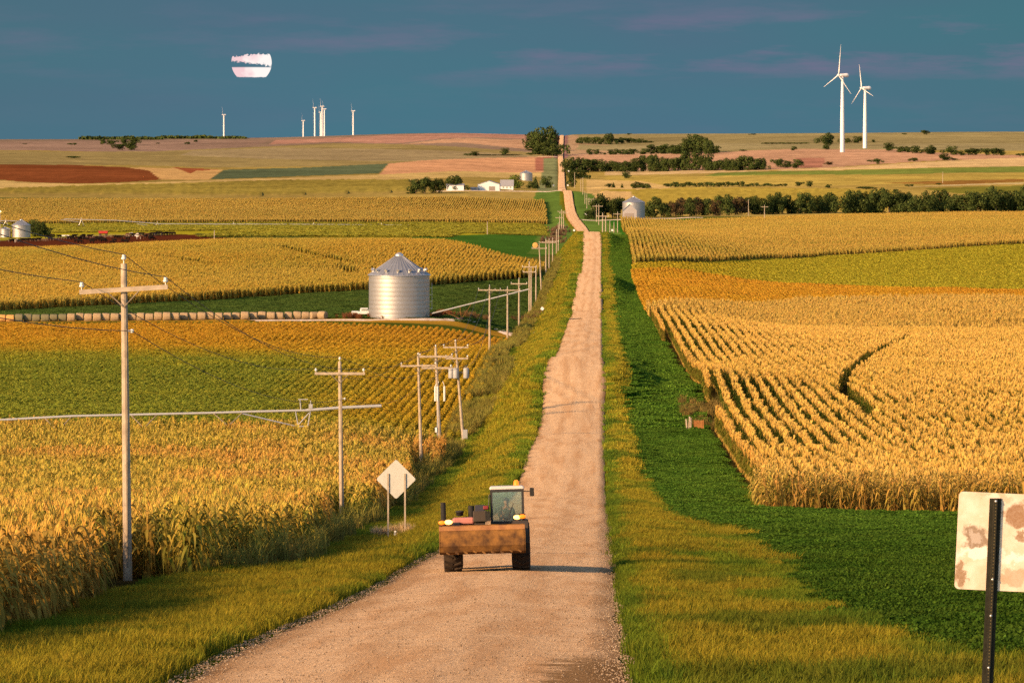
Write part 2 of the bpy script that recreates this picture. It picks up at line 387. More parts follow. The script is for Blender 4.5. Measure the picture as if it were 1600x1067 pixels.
# ------------------------------------------------------------------ ground sheet
def ground_colour(X, Y):
    n = X.size; C = np.zeros((n, 3)); H = np.zeros(n)
    RX = X-roadx(Y)
    far = sstep(2950, 3100, Y)[:, None]
    C[:] = alb(140, 110, 50)
    def paint(mask, rgb, soft=1.0):
        C[mask] = alb(*rgb)
    def pp(px, rgb, h=0, extra=None):
        pg = poly(px); m = (Y > pg[:, 1].min()-5) & (Y < pg[:, 1].max()+5); idx = np.nonzero(m)[0]
        ii = idx[inpoly(X[idx], Y[idx], pg)]; C[ii] = alb(*rgb)
        if h: H[ii] = h
    # far left slope, distance haze blended into the field colours
    L = (RX < -6) & (Y > 2950)
    C[L] = alb(165, 128, 62)
    paint(L & (Y > 5300), (148, 112, 86))
    pp([(-400, 240), (0, 236), (120, 238), (260, 236), (400, 230), (520, 224), (640, 226), (860, 240), (860, 262), (600, 258), (330, 262), (200, 258), (0, 259), (-400, 262)], (156, 124, 72))
    pp([(300, 236), (430, 231), (600, 233), (780, 240), (860, 245), (860, 256), (600, 252), (400, 248), (280, 243)], (166, 132, 88))
    pp([(430, 219), (560, 214), (700, 208.6), (876, 211), (876, 218), (740, 215), (690, 217), (625, 224), (590, 224), (520, 222), (420, 226)], (184, 124, 96))
    pp([(625, 226), (690, 218), (740, 216.5), (870, 220), (868, 238), (800, 231), (720, 223)], (196, 138, 98))
    pp([(0, 222), (130, 220), (300, 219), (420, 220), (400, 227), (240, 237), (120, 237), (0, 233)], (154, 114, 90))
    pp([(-400, 256), (0, 257.5), (120, 258), (205, 262), (235, 266), (254, 281), (190, 285), (130, 287), (70, 286), (0, 281), (-400, 278)], (134, 68, 34))
    pp([(200, 262), (280, 263), (348, 265.5), (328, 281), (252, 281.5), (233, 267)], (215, 155, 90))
    pp([(270, 262), (345, 265), (306, 267), (297, 272), (287, 267)], (160, 80, 45))
    pp([(328, 280.5), (350, 265.5), (480, 262), (607, 256), (592, 271), (480, 275)], (98, 98, 64))
    pp([(607, 256), (660, 251), (760, 247), (862, 244), (862, 269), (720, 271), (592, 273)], (216, 146, 98))
    pp([(835, 247), (861, 245), (861, 267), (835, 267)], (178, 104, 76))
    pp([(-400, 280), (0, 282), (130, 288), (330, 281.5), (600, 273), (862, 268.5), (862, 276), (640, 282), (420, 284), (200, 292), (0, 297), (-400, 300)], (208, 160, 92))
    pp([(-400, 300), (0, 297), (200, 291), (420, 284), (640, 283), (650, 300), (400, 306), (100, 303), (-400, 300)], (158, 126, 52), 1.5)
    # far right slope, its field colours also carry the haze
    R = (RX > 6) & (Y > 2550)
    C[R] = alb(178, 138, 66)
    paint(R & (Y > 5000), (154, 126, 78))
    pp([(884, 212), (905, 212), (905, 224), (940, 226), (1120, 228), (1120, 241), (890, 241)], (184, 136, 96))
    pp([(905, 226), (1000, 227), (1120, 224), (1300, 226), (1600, 224), (1900, 224), (1900, 236), (1600, 236), (1250, 232), (1100, 236), (900, 234)], (160, 132, 86))
    pp([(887, 241), (1100, 240), (1250, 233), (1400, 234), (1440, 238), (1600, 243), (1600, 247), (1450, 252), (1300, 262), (1205, 266), (900, 266)], (194, 136, 98))
    pp([(1245, 247), (1290, 247), (1285, 262), (1240, 262)], (176, 110, 82))
    pp([(945, 266), (1205, 267), (1360, 259), (1600, 246), (1900, 238), (1900, 258), (1600, 260), (1300, 266), (1100, 271), (945, 274)], (214, 164, 106))
    pp([(1120, 270.5), (1300, 267), (1600, 260.5), (1900, 254), (1900, 268), (1600, 270), (1350, 273), (1100, 276)], (124, 122, 50))
    pp([(945, 274), (1090, 276), (1350, 274), (1600, 271), (1900, 268), (1900, 282), (1600, 284), (1300, 290), (945, 292)], (186, 146, 66))
    pp([(1380, 286), (1480, 283), (1600, 280), (1600, 284), (1500, 289)], (150, 98, 44))
    pp([(1395, 293.5), (1480, 291), (1600, 287.5), (1600, 285.5), (1480, 289)], (200, 160, 105))
    pp([(1440, 295), (1520, 292), (1650, 290), (1650, 300), (1500, 303)], (126, 110, 40))
    pp([(915, 280), (1000, 283), (1050, 292), (1040, 300), (945, 305), (915, 302)], (208, 158, 92))
    pp([(940, 300), (1080, 296), (1300, 298), (1400, 300), (1400, 330), (1000, 330), (940, 318)], (176, 138, 54), 1.5)
    pp([(920, 302), (985, 303), (990, 312), (960, 320), (925, 316)], (214, 160, 96))
    # middle distance left
    M1 = (RX < -6) & (Y <= 2950)
    C[M1] = alb(96, 90, 36)
    m = M1 & (Y > 1900) & (Y < 2560); C[m] = alb(176, 148, 34)
    pp([(640, 371), (700, 368), (800, 366.5), (880, 366), (875, 382), (845, 392), (800, 396), (760, 388), (700, 374)], (72, 100, 30))
    pp([(690, 373), (740, 369), (800, 368), (862, 367), (850, 400), (800, 402), (760, 400), (700, 395), (650, 388)], (70, 98, 30))
    pp([(-300, 384), (0, 376), (70, 373), (160, 368), (280, 366), (350, 367), (430, 368), (400, 376), (200, 384), (0, 392), (-300, 398)], (96, 44, 24))
    pp([(300, 365), (440, 366), (500, 369), (430, 373), (330, 371)], (92, 90, 34))
    m = M1 & (Y > 812) & (Y < 1330) & (RX < -12); C[m] = alb(58, 92, 26)
    m = M1 & (Y > 764) & (Y < 812) & (RX < -14); C[m] = alb(190, 130, 40)
    m = M1 & (Y > 412) & (Y < 788) & (RX < -12); C[m] = alb(84, 84, 24)
    m = M1 & (Y <= 414) & (RX < -11.5); C[m] = alb(92, 64, 28)
    idx = np.nonzero(M1 & (Y > 850) & (Y < 1800))[0]; ii = idx[inpoly(X[idx], Y[idx], pg_hill)]; C[ii] = alb(92, 66, 22)
    idx = np.nonzero(M1 & (Y > 2500) & (Y < 3000))[0]; ii = idx[inpoly(X[idx], Y[idx], pg_H)]; C[ii] = alb(120, 88, 30)
    # middle distance right
    M2 = (RX > 6) & (Y <= 2600)
    C[M2] = alb(56, 96, 24)
    for pg, rgb in ((pg_J, (110, 76, 30)), (pg_K, (150, 88, 20)), (pg_L, (120, 110, 22)), (pg_M, (120, 88, 30))):
        idx = np.nonzero(M2 & (Y > pg[:, 1].min()) & (Y < pg[:, 1].max()))[0]; ii = idx[inpoly(X[idx], Y[idx], pg)]; C[ii] = alb(*rgb)
    m = M2 & (Y > 276) & (Y < jfront) & (X > RE(Y)); C[m] = alb(80, 60, 26)
    m = M2 & (Y > 2520) & (Y < 2620); C[m] = alb(90, 84, 30)
    # road verges
    V = (np.abs(RX) < 12.5) & (Y < 3050)
    g1, g2 = alb(88, 100, 24), alb(150, 120, 24)
    mixv = (.5+.8*(wob(X*2, Y*.6, 6, 11)-.5))[:, None]
    C[V] = (g1*(1-mixv)+g2*mixv)[V]
    V2 = (RX < -6) & (RX > -20-4*sstep(3100, 3000, Y)) & (Y >= 1600) & (Y < 5100) | (RX > 3) & (RX < 18) & (Y >= 1700) & (Y < 3060)
    C[V2] = alb(98, 112, 42); V3 = (np.abs(RX) < 20) & (RX < -4) & (Y > 3080) & (Y < 5100); C[V3] = alb(136, 126, 78)
    m = (np.abs(RX) < 9) & (Y > 5100); C[m] = alb(150, 100, 86)
    m = V & (RX > 5.2) & (RX < 12.4) & (Y > 300) & (Y < 1620); C[m] = alb(52, 98, 22)
    # broad natural variation of the crops and soil
    nz = wob(X, Y*.5, 60, 21, 5); nz2 = wob(X, Y*.35, 260, 22, 4)
    f = 1+.34*(nz-.5)+.5*(nz2-.5)
    C *= np.clip(f, .6, 1.4)[:, None]
    # contour strips on the far slopes
    fz = sstep(2900, 3300, Y); C *= (1+fz*.55*(wob(X/90, Y/17, 1, 42, 4)-.5)+fz*.35*(wob(X/30, Y/60, 1, 43, 4)-.5))[:, None]
    zz = wob(X*.35, Y, 170, 41, 3)
    st = sstep(.05, .3, np.abs(((Y/210+zz*3) % 1)-.5)*2)
    fl = ((Y > 2950) & (np.abs(RX) > 26)); C[fl] *= (1-.10*(1-st[fl]))[:, None]
    return np.clip(C, .004, .8), H

def lx(D): return .45*sstep(300, 130, D)        # the road flares a little wider on the left close by
def build_ground():
    Dr = np.exp(np.linspace(math.log(11), math.log(9400), 1150))
    s = np.concatenate([np.arange(-2560, -1100, 14), np.arange(-1100, 860, 3.2), np.arange(860, 2560, 14)]).astype(float)
    Y = np.repeat(Dr, len(s)); X = np.tile(s, len(Dr))/F*Y
    Z = gz(X, Y); t = np.abs(X-roadx(Y))
    Z -= (.06+Y*2.3e-4)*sstep(3.8, 3.35, t-lx(Y)*(X < roadx(Y)))
    Z -= np.clip((Y-2000)/6000, 0, .6)*sstep(8, 4, t)
    C, H = ground_colour(X, Y)
    Z = Z+H*(.8+.6*hash2(np.floor(X/3), np.floor(Y/6), 3))
    n, k = len(Dr), len(s); i = np.arange(n-1)[:, None]*k+np.arange(k-1)[None]
    faces = np.stack([i, i+1, i+k+1, i+k], -1).reshape(-1, 4)
    m = bpy.data.materials.new('field_ground'); m.use_nodes = True; T = NT(m.node_tree)
    a = T.n('ShaderNodeAttribute', attribute_name='Col'); tcn = T.n('ShaderNodeTexCoord')
    g = T.n('ShaderNodeNewGeometry')
    n1 = T.noise(g.outputs['Position'], 1.6, 6, .7); n2 = T.noise(g.outputs['Position'], .12, 5, .65)
    mpn = T.n('ShaderNodeMapping'); mpn.inputs['Scale'].default_value = (.09, .02, 0); T.l(g.outputs['Position'], mpn.inputs[0])
    n3 = T.noise(mpn.outputs[0], 1, 6, .65)
    f = T.m('MULTIPLY', T.mapr(n1, .3, .7, .7, 1.3), T.mapr(n2, .3, .7, .8, 1.2)); f = T.m('MULTIPLY', f, T.mapr(n3, .3, .7, .84, 1.16))
    v = T.n('ShaderNodeVectorMath', operation='SCALE'); T.l(a.outputs['Color'], v.inputs[0]); T.l(f, v.inputs['Scale'])
    d = T.n('ShaderNodeBsdfDiffuse'); T.l(v.outputs[0], d.inputs[0]); d.inputs[1].default_value = .8
    bmp = T.n('ShaderNodeBump'); bmp.inputs['Strength'].default_value = .5; bmp.inputs['Distance'].default_value = .25; T.l(n1, bmp.inputs['Height']); T.l(bmp.outputs[0], d.inputs['Normal'])
    o = T.n('ShaderNodeOutputMaterial'); T.l(d.outputs[0], o.inputs[0])
    go = np_mesh('ground', np.stack([X, Y, Z], 1), faces, [m], True, attrs={'Col': ('FLOAT_COLOR', 'POINT', np.c_[C, np.ones(len(C))])})
    tag(go, kind='structure')
build_ground()

# ------------------------------------------------------------------ gravel road and farm tracks
def gravel_mat(name, c1, c2, stones=True):
    m = bpy.data.materials.new(name); m.use_nodes = True; T = NT(m.node_tree)
    g = T.n('ShaderNodeNewGeometry'); a = T.n('ShaderNodeAttribute', attribute_name='lat')
    P_ = g.outputs['Position']
    n_f = T.noise(P_, 16, 4, .7); n_m = T.noise(P_, 1.1, 5, .6)
    mp = T.n('ShaderNodeMapping'); mp.inputs['Scale'].default_value = (1.1, .05, 1); T.l(P_, mp.inputs[0]); n_l = T.noise(mp.outputs[0], 1, 5, .6)
    lat = a.outputs['Fac']     # metres from the road centre
    tr1 = T.m('SUBTRACT', 1, T.mapr(T.m('ABSOLUTE', T.m('SUBTRACT', T.m('ABSOLUTE', lat), .95)), .1, .55))
    tr = T.m('MULTIPLY', tr1, T.mapr(n_l, .3, .6))
    col = T.mix(T.mapr(n_m, .3, .7), c1, c2)
    col = T.mix(T.m('MULTIPLY', tr, .55), col, tuple(x*y for x, y in zip(c1, (.66, .6, .55))))
    col = T.mix(T.m('MULTIPLY', T.mapr(n_l, .46, .66), .75), col, tuple(np.array(c1)*(.72, .6, .5)))
    edge = T.mapr(T.m('ADD', T.m('ABSOLUTE', lat), T.m('MULTIPLY', n_l, .9)), 3.05, 3.9)
    col = T.mix(T.m('MULTIPLY', edge, .7), col, (.20, .11, .05))
    # damp dirt washed over the right-hand edge close by
    st = T.n('ShaderNodeSeparateXYZ'); T.l(P_, st.inputs[0])
    if stones:
        wy = T.m('MULTIPLY', T.mapr(st.outputs[1], 58, 61), T.mapr(T.m('ADD', st.outputs[1], T.m('MULTIPLY', n_m, 8)), 79, 76))
        wx = T.mapr(T.m('ADD', lat, T.m('MULTIPLY', n_m, 2.2)), 3.0, 3.4)
        col = T.mix(T.m('MULTIPLY', T.m('MULTIPLY', wy, wx), .85), col, (.17, .10, .045))
    sp = T.mapr(n_f, .25, .75, .5, 1.5)
    v = T.n('ShaderNodeVectorMath', operation='SCALE'); T.l(col, v.inputs[0]); T.l(sp, v.inputs['Scale'])
    d = T.n('ShaderNodeBsdfDiffuse'); T.l(v.outputs[0], d.inputs[0]); d.inputs[1].default_value = .6
    bmp = T.n('ShaderNodeBump'); bmp.inputs['Strength'].default_value = .9; bmp.inputs['Distance'].default_value = .05
    T.l(T.m('ADD', n_f, T.m('MULTIPLY', n_l, 1.5)), bmp.inputs['Height']); T.l(bmp.outputs[0], d.inputs['Normal'])
    o = T.n('ShaderNodeOutputMaterial'); T.l(d.outputs[0], o.inputs[0]); return m
M_GRAVEL = gravel_mat('road_gravel', (.57, .395, .24), (.48, .31, .175))
M_TRACK = gravel_mat('track_gravel', (.62, .52, .44), (.5, .4, .32), False)
def build_road():
    Dr = np.concatenate([np.arange(12, 130, .6), np.arange(130, 1700, 2.5), np.arange(1700, 7300, 9)]); k = 21
    q = np.linspace(-1, 1, k)
    w = 3.25+.35*sstep(1380, 1500, Dr)*sstep(1560, 1530, Dr)+.5*sstep(2250, 2450, Dr)*sstep(2900, 2700, Dr)
    wl = w+lx(Dr)+.16*(fbm(Dr/3, Dr*0, 31)-.5)+.25*(fbm(Dr/22, Dr*0, 32)-.5)+.25*sstep(450, 470, Dr)*sstep(500, 480, Dr)
    wr = w+.16*(fbm(Dr/3, Dr*0, 33)-.5)+.25*(fbm(Dr/22, Dr*0, 34)-.5)+.3*sstep(452, 470, Dr)*sstep(498, 480, Dr)
    X = roadx(Dr)[:, None]+np.where(q < 0, q*wl[:, None], q*wr[:, None]); Y = np.repeat(Dr[:, None], k, 1)
    t = np.abs(X-roadx(Y)); Z = road_z(Y)-.035*t+CAMZ+.01+Y*2e-5+.02*(fbm(X*1.5, Y*.4, 35)-.5)
    dr_ = .045+Dr*2.5e-4; Z[:, 0] -= dr_; Z[:, -1] -= dr_
    i = np.arange(len(Dr)-1)[:, None]*k+np.arange(k-1)[None]
    fc = np.stack([i, i+1, i+k+1, i+k], -1).reshape(-1, 4)
    o = np_mesh('road', np.stack([X, Y, Z], -1).reshape(-1, 3), fc, [M_GRAVEL], True, attrs={'lat': ('FLOAT', 'POINT', (X-roadx(Y)).ravel())})
    tag(o, kind='structure')
def build_track(name, pts, width, m=None):
    pts = np.array(pts, float); seg = np.r_[0, np.cumsum(np.linalg.norm(np.diff(pts, axis=0), axis=1))]
    n = max(12, int(seg[-1]/3)); t = np.linspace(0, seg[-1], n)
    x = np.interp(t, seg, pts[:, 0]); y = np.interp(t, seg, pts[:, 1]); dx = np.gradient(x); dy = np.gradient(y); L = np.hypot(dx, dy)
    nx, ny = -dy/L, dx/L; q = np.linspace(-.5, .5, 7)
    ww = (width if np.ndim(width) == 0 else np.interp(t/seg[-1], np.linspace(0, 1, len(width)), width))*np.ones(n)
    X = x[:, None]+nx[:, None]*q*ww[:, None]; Y = y[:, None]+ny[:, None]*q*ww[:, None]
    Z = gz(X, Y)+.10+Y*8e-5; Z[:, 0] -= .3; Z[:, -1] -= .3; k = 7
    i = np.arange(n-1)[:, None]*k+np.arange(k-1)[None]; fc = np.stack([i, i+1, i+k+1, i+k], -1).reshape(-1, 4)
    o = np_mesh(name, np.stack([X, Y, Z], -1).reshape(-1, 3), fc, [m or M_TRACK], True, attrs={'lat': ('FLOAT', 'POINT', np.zeros(n*k))})
    return tag(o, kind='structure')
build_road()
build_track('farm_track', [P(392, 501.5), P(480, 501), P(560, 500.5), P(640, 500), P(700, 500), P(735, 500.5)], 5)
build_track('farm_track', [(-6.2, 790), (-9, 792), (-15, 801), (-17.5, 812), (-19, 822)], [12, 8, 5, 4.5, 4])
build_track('farm_track', [(roadx(3070.)-3, 3070), (-60, 3085), (-95, 3095), (-120, 3080)], 6)
build_track('farm_track', [(roadx(2500.)+3, 2505), (5, 2520), (22, 2530), (60, 2540)], 5)
build_track('farm_track', [(roadx(5150.)-3, 5150), (-75, 5160)], 6)

# ------------------------------------------------------------------ plant prototypes (shared by the scattered crops)
def leafset(leaves):
    """leaves: list of (pts (k,3), width, side vec, g, b) -> verts, quads, g, b"""
    V = []; Fc = []; Gv = []; Bv = []; n = 0
    for pts, w, side, g, b in leaves:
        pts = np.asarray(pts, float); k = len(pts); side = np.asarray(side, float)
        ww = w*np.sin(np.linspace(.55, np.pi*.985, k))[:, None]/2
        V.append(pts-side*ww); V.append(pts+side*ww)
        for i in range(k-1): Fc.append((n+i, n+i+1, n+k+i+1, n+k+i))
        Gv += list(np.broadcast_to(g, k))*2; Bv += list(np.broadcast_to(b, k))*2; n += 2*k
    return np.vstack(V), np.array(Fc), np.array(Gv), np.array(Bv)
def proto(name, leaves, m):
    V, Fc, g, b = leafset(leaves)
    return np_mesh(name, V, Fc, [m], False, link=False, attrs={'mixg': ('FLOAT', 'POINT', np.clip(g, 0, 1)), 'bri': ('FLOAT', 'POINT', b)})
M_CROP = plant_mat('crop_leaves', .22); M_GRASS = plant_mat('grass_blades', .3)
def corn_leaves(x, y, h, nl, segs, w, ll, dry, seed):
    r = np.random.default_rng(seed); out = []
    st = np.array([(x, y, 0), (x+.02, y, h*.5), (x, y, h)]); 
    out.append((st, .05, (1, 0, 0), .35, .8)); out.append((st, .05, (0, 1, 0), .35, .8))
    az0 = r.uniform(0, 6.28)
    for i in range(nl):
        hh = h*(.12+.80*i/(nl-1)); az = az0+(i % 2)*math.pi+r.normal(0, .5)
        L = ll*(.7+.5*math.sin(math.pi*(.2+.7*i/nl)))*r.uniform(.8, 1.15); up = r.uniform(.5, 1.1)*(1 if i > nl*.3 else .5)
        t = np.linspace(0, 1, segs+1); rad = L*t*(.62-.08*t); droop = r.uniform(.5, 1.15)
        if hh < h*.35: droop += .5
        z = hh+L*(up*t-droop*1.25*t*t); z = np.maximum(z, .02)
        px = x+np.cos(az)*rad; py = y+np.sin(az)*rad
        side = (-math.sin(az), math.cos(az), r.normal(0, .25))
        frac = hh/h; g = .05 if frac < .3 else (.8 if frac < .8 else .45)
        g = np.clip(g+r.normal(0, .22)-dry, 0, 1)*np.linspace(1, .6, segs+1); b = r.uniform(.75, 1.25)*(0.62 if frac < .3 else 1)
        out.append((np.stack([px, py, z], 1), w*r.uniform(.8, 1.15), side, g, b))
    for i in range(4):   # tassel
        az = r.uniform(0, 6.28); l = .32
        out.append((np.array([(x, y, h), (x+.06*math.cos(az), y+.06*math.sin(az), h+l*.6), (x+.14*math.cos(az), y+.14*math.sin(az), h+l)]), .035, (-math.sin(az), math.cos(az), 0), 0, 1.25))
    return out
PROTO = {}
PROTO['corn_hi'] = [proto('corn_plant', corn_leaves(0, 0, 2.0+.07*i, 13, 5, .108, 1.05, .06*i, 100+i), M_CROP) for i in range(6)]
def corn_mid(seed, n=3, ln=1.2):
    r = np.random.default_rng(seed); out = []
    for i in range(n): out += corn_leaves(r.normal(0, .07), (i-(n-1)/2)*ln/n+r.normal(0, .04), r.uniform(2.1, 2.5), 9, 3, .12, .8, .05, seed*9+i)
    return out
def squeeze(leaves, kx): return [(np.asarray(p, float)*np.array((kx, 1, 1)), w, s, g, b_) for p, w, s, g, b_ in leaves]
PROTO['corn_mid'] = [proto('corn_plants', squeeze(corn_mid(200+i), .40), M_CROP) for i in range(5)]
def corn_row(seed, n=3, ln=1.1):
    r = np.random.default_rng(seed); out = []
    for i in range(n):
        x, y, h = r.normal(0, .03), (i-(n-1)/2)*ln/n+r.normal(0, .04), r.uniform(1.95, 2.3)
        out.append((np.array([(x, y, 0), (x, y, h*.5), (x, y, h)]), .06, (1, 0, 0), .5, .8))
        for k in range(12):
            az = r.uniform(0, 6.28); hh = h*(.12+.82*k/11); top = k >= 10; L = r.uniform(.28, .4) if top else r.uniform(.4, .62); fr = hh/h
            cx, sy__ = math.cos(az)*(.55 if top else .72), math.sin(az)
            cx *= .8; pts = np.array([(x, y, hh), (x+.35*L*cx, y+.35*L*sy__, hh+.3*L), (x+.7*L*cx, y+.7*L*sy__, hh+.18*L), (x+.95*L*cx, y+.95*L*sy__, hh-.3*L)])
            g = .15 if fr < .2 else (1.0 if fr < .9 else .75)
            out.append((pts, .09, (-math.sin(az), math.cos(az), r.normal(0, .25)), np.clip(g+r.normal(0, .14), 0, 1), r.uniform(.85, 1.15)))
        for k in range(9):
            az = r.uniform(0, 6.28); out.append((np.array([(x, y, h-.08), (x+.06*math.cos(az), y+.08*math.sin(az), h+.1), (x+.13*math.cos(az), y+.17*math.sin(az), h+.34)]), .085, (-math.sin(az), math.cos(az), 0), 0, 1.2))
    return out
PROTO['corn_row'] = [proto('corn_row_plants', corn_row(250+i), M_CROP) for i in range(5)]
def corn_lo(seed, ln=2.4, wd=.75, n=9):
    r = np.random.default_rng(seed); out = []
    for i in range(n):
        x = r.uniform(-wd/2, wd/2)*.5; y = (i-(n-1)/2)*ln/n; h = r.uniform(2.0, 2.5)
        for k in range(6):
            az = r.uniform(0, 6.28); hh = h*r.uniform(.25, .95); L = r.uniform(.5, .8)
            pts = np.array([(x, y, hh), (x+.4*L*math.cos(az), y+.4*L*math.sin(az), hh+.35*L), (x+.85*L*math.cos(az), y+.85*L*math.sin(az), hh-.2*L)])
            out.append((pts, .22, (-math.sin(az), math.cos(az), 0), np.clip((.95 if hh > h*.3 else .2)+r.normal(0, .2)-(.5 if hh > h*.85 else 0), 0, 1), r.uniform(.75, 1.2)))
        out.append((np.array([(x, y, 0), (x, y, h*.5), (x, y, h+.25)]), .14, (1, 0, 0), .15, 1.1))
        out.append((np.array([(x, y, 0), (x, y, h*.5), (x, y, h+.1)]), .14, (0, 1, 0), .15, 1.0))
    return out
PROTO['corn_lo'] = [proto('corn_row_piece', squeeze(corn_lo(300+i), .5), M_CROP) for i in range(4)]
def bean(seed, ln=.6, n=60, h=.95, wd=.7, lw=.14):
    r = np.random.default_rng(seed); out = []
    for i in range(n):
        a = r.uniform(0, 6.28); rr = math.sqrt(r.uniform(0, 1)); zz = r.uniform(.15, 1)
        x = wd/2*rr*math.cos(a)*(1.1-.5*zz); y = ln/2*rr*math.sin(a)*1.3; z = h*zz*(1-.25*rr)
        az = r.uniform(0, 6.28); L = lw*1.2; tl = r.uniform(-.3, .5)
        pts = np.array([(x, y, z), (x+L*.5*math.cos(az), y+L*.5*math.sin(az), z+L*tl*.5), (x+L*math.cos(az), y+L*math.sin(az), z-L*.1)])
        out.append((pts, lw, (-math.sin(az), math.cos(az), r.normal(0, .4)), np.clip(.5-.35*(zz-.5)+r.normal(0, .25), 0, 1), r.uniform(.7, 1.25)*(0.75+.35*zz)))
    return out
PROTO['bean'] = [proto('bean_plant', bean(400+i), M_CROP) for i in range(4)]
PROTO['bean_lo'] = [proto('bean_row_piece', bean(420+i, 1.6, 46, .95, .8, .3), M_CROP) for i in range(3)]
def grass(seed, size=.45, n=80, h=.28, w=.012, spread=.45):
    r = np.random.default_rng(seed); out = []
    for i in range(n):
        x, y = r.uniform(-size/2, size/2, 2); az = r.uniform(0, 6.28); hh = h*r.uniform(.45, 1.25); l = hh*r.uniform(.2, .9)*spread*2
        pts = np.array([(x, y, -.03), (x+.35*l*math.cos(az), y+.35*l*math.sin(az), hh*.65), (x+l*math.cos(az), y+l*math.sin(az), hh*(1-.3*spread))])
        out.append((pts, w*r.uniform(.8, 1.6), (-math.sin(az), math.cos(az), 0), np.array([1, .7, .2])*r.uniform(.5, 1.1), r.uniform(.7, 1.25)))
    return out
PROTO['grass'] = [proto('grass_tuft', grass(500+i), M_GRASS) for i in range(5)]
PROTO['grass_far'] = [proto('grass_clump', grass(520+i, 1.1, 110, .36, .035), M_GRASS) for i in range(4)]
def clover(seed, size=.5, n=130, h=.3, lw=.05):
    r = np.random.default_rng(seed); out = []
    for i in range(n):
        x, y = r.uniform(-size/2, size/2, 2); z = h*(.35+.65*math.sqrt(r.uniform(0, 1))); az = r.uniform(0, 6.28); L = lw*1.3; tl = r.uniform(-.6, .9)
        pts = np.array([(x, y, z-L*.3), (x+L*.5*math.cos(az), y+L*.5*math.sin(az), z+L*tl*.3), (x+L*math.cos(az), y+L*math.sin(az), z+L*tl*.2)])
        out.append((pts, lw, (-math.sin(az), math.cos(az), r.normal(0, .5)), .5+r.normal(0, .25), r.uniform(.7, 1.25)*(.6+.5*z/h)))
    return out
PROTO['clover'] = [proto('clover_clump', clover(540+i), M_GRASS) for i in range(4)]
PROTO['clover_far'] = [proto('clover_patch', clover(560+i, 1.3, 150, .35, .12), M_GRASS) for i in range(3)]
PROTO['weed'] = [proto('weed_clump', grass(580+i, .6, 70, 1.0, .03, .35)+bean(590+i, .6, 26, .8, .6, .09), M_GRASS) for i in range(4)]

def scatter(name, kind, X, Y, ta, tb, label, cat, scl=1.0, rot=None, sink=0.0, szj=.15, group=None):
    n = len(X)
    if n == 0: return
    Z = gz(X, Y)-sink; r = np.random.default_rng(n)
    S = np.ones((n, 3))*np.asarray(scl if np.ndim(scl) else [scl]).reshape(-1, 1 if np.ndim(scl) < 2 else 3)
    S *= (1+r.uniform(-szj, szj, (n, 1))); S[:, 2] *= 1+r.uniform(-szj*.7, szj*.7, n)
    R = np.zeros((n, 3)); R[:, 2] = r.uniform(0, 2*np.pi, n) if rot is None else rot(r, n)
    R[:, 0] = r.normal(0, .06, n); R[:, 1] = r.normal(0, .06, n)
    prs = PROTO[kind]
    ones = np.ones((n, 1))
    o = np_mesh(name, np.stack([X, Y, Z], 1), [], [], attrs={
        'rot': ('FLOAT_VECTOR', 'POINT', R), 'scl': ('FLOAT_VECTOR', 'POINT', S), 'idx': ('INT', 'POINT', r.integers(0, len(prs), n)),
        'ta': ('FLOAT_COLOR', 'POINT', np.c_[np.clip(ta, 0, .9), ones]), 'tb': ('FLOAT_COLOR', 'POINT', np.c_[np.clip(tb, 0, .9), ones])})
    key = 'scatter_'+kind; ng = bpy.data.node_groups.get(key)
    if ng is None:
        ng = bpy.data.node_groups.new(key, 'GeometryNodeTree')
        ng.interface.new_socket('Geometry', in_out='INPUT', socket_type='NodeSocketGeometry')
        ng.interface.new_socket('Geometry', in_out='OUTPUT', socket_type='NodeSocketGeometry')
        N = ng.nodes; Lk = ng.links
        gi = N.new('NodeGroupInput'); go = N.new('NodeGroupOutput'); ip = N.new('GeometryNodeInstanceOnPoints'); ip.inputs['Pick Instance'].default_value = True
        gt = N.new('GeometryNodeGeometryToInstance')
        for pr in reversed(prs):
            oi = N.new('GeometryNodeObjectInfo'); oi.inputs['Object'].default_value = pr; Lk.new(oi.outputs['Geometry'], gt.inputs[0])
        def at(nm, typ):
            a = N.new('GeometryNodeInputNamedAttribute'); a.data_type = typ; a.inputs[0].default_value = nm; return a.outputs[0]
        e2r = N.new('FunctionNodeEulerToRotation'); Lk.new(at('rot', 'FLOAT_VECTOR'), e2r.inputs[0])
        Lk.new(gi.outputs[0], ip.inputs['Points']); Lk.new(gt.outputs[0], ip.inputs['Instance'])
        Lk.new(at('idx', 'INT'), ip.inputs['Instance Index']); Lk.new(e2r.outputs[0], ip.inputs['Rotation']); Lk.new(at('scl', 'FLOAT_VECTOR'), ip.inputs['Scale'])
        Lk.new(ip.outputs[0], go.inputs[0])
    md = o.modifiers.new('scatter', 'NODES'); md.node_group = ng
    tag(o, label, cat, group, 'stuff'); print('scatter', name, n)
    return o
def rows(x0, x1, y0, y1, sx, sy, jit=.06, curve=None, seed=1):
    r = np.random.default_rng(seed)
    xs = np.arange(x0, x1, sx); ys = np.arange(y0, y1, sy); X, Y = np.meshgrid(xs, ys); X = X.ravel(); Y = Y.ravel()
    Y = Y+r.uniform(-.5, .5, len(Y))*sy*.8; X = X+r.normal(0, jit, len(X)); return X, Y
UL, UR = -330, 1930
def infrus(X, Y, h=3, m=True):
    u = VP+X/Y*F; return (u > UL) & (u < UR)
def near_poly_dist(X, Y, pl):
    d = np.full(X.shape, 1e9)
    for (x1, y1), (x2, y2) in zip(pl[:-1], pl[1:]):
        L2 = (x2-x1)**2+(y2-y1)**2; t = np.clip(((X-x1)*(x2-x1)+(Y-y1)*(y2-y1))/L2, 0, 1)
        d = np.minimum(d, np.hypot(X-x1-t*(x2-x1), Y-y1-t*(y2-y1)))
    return d
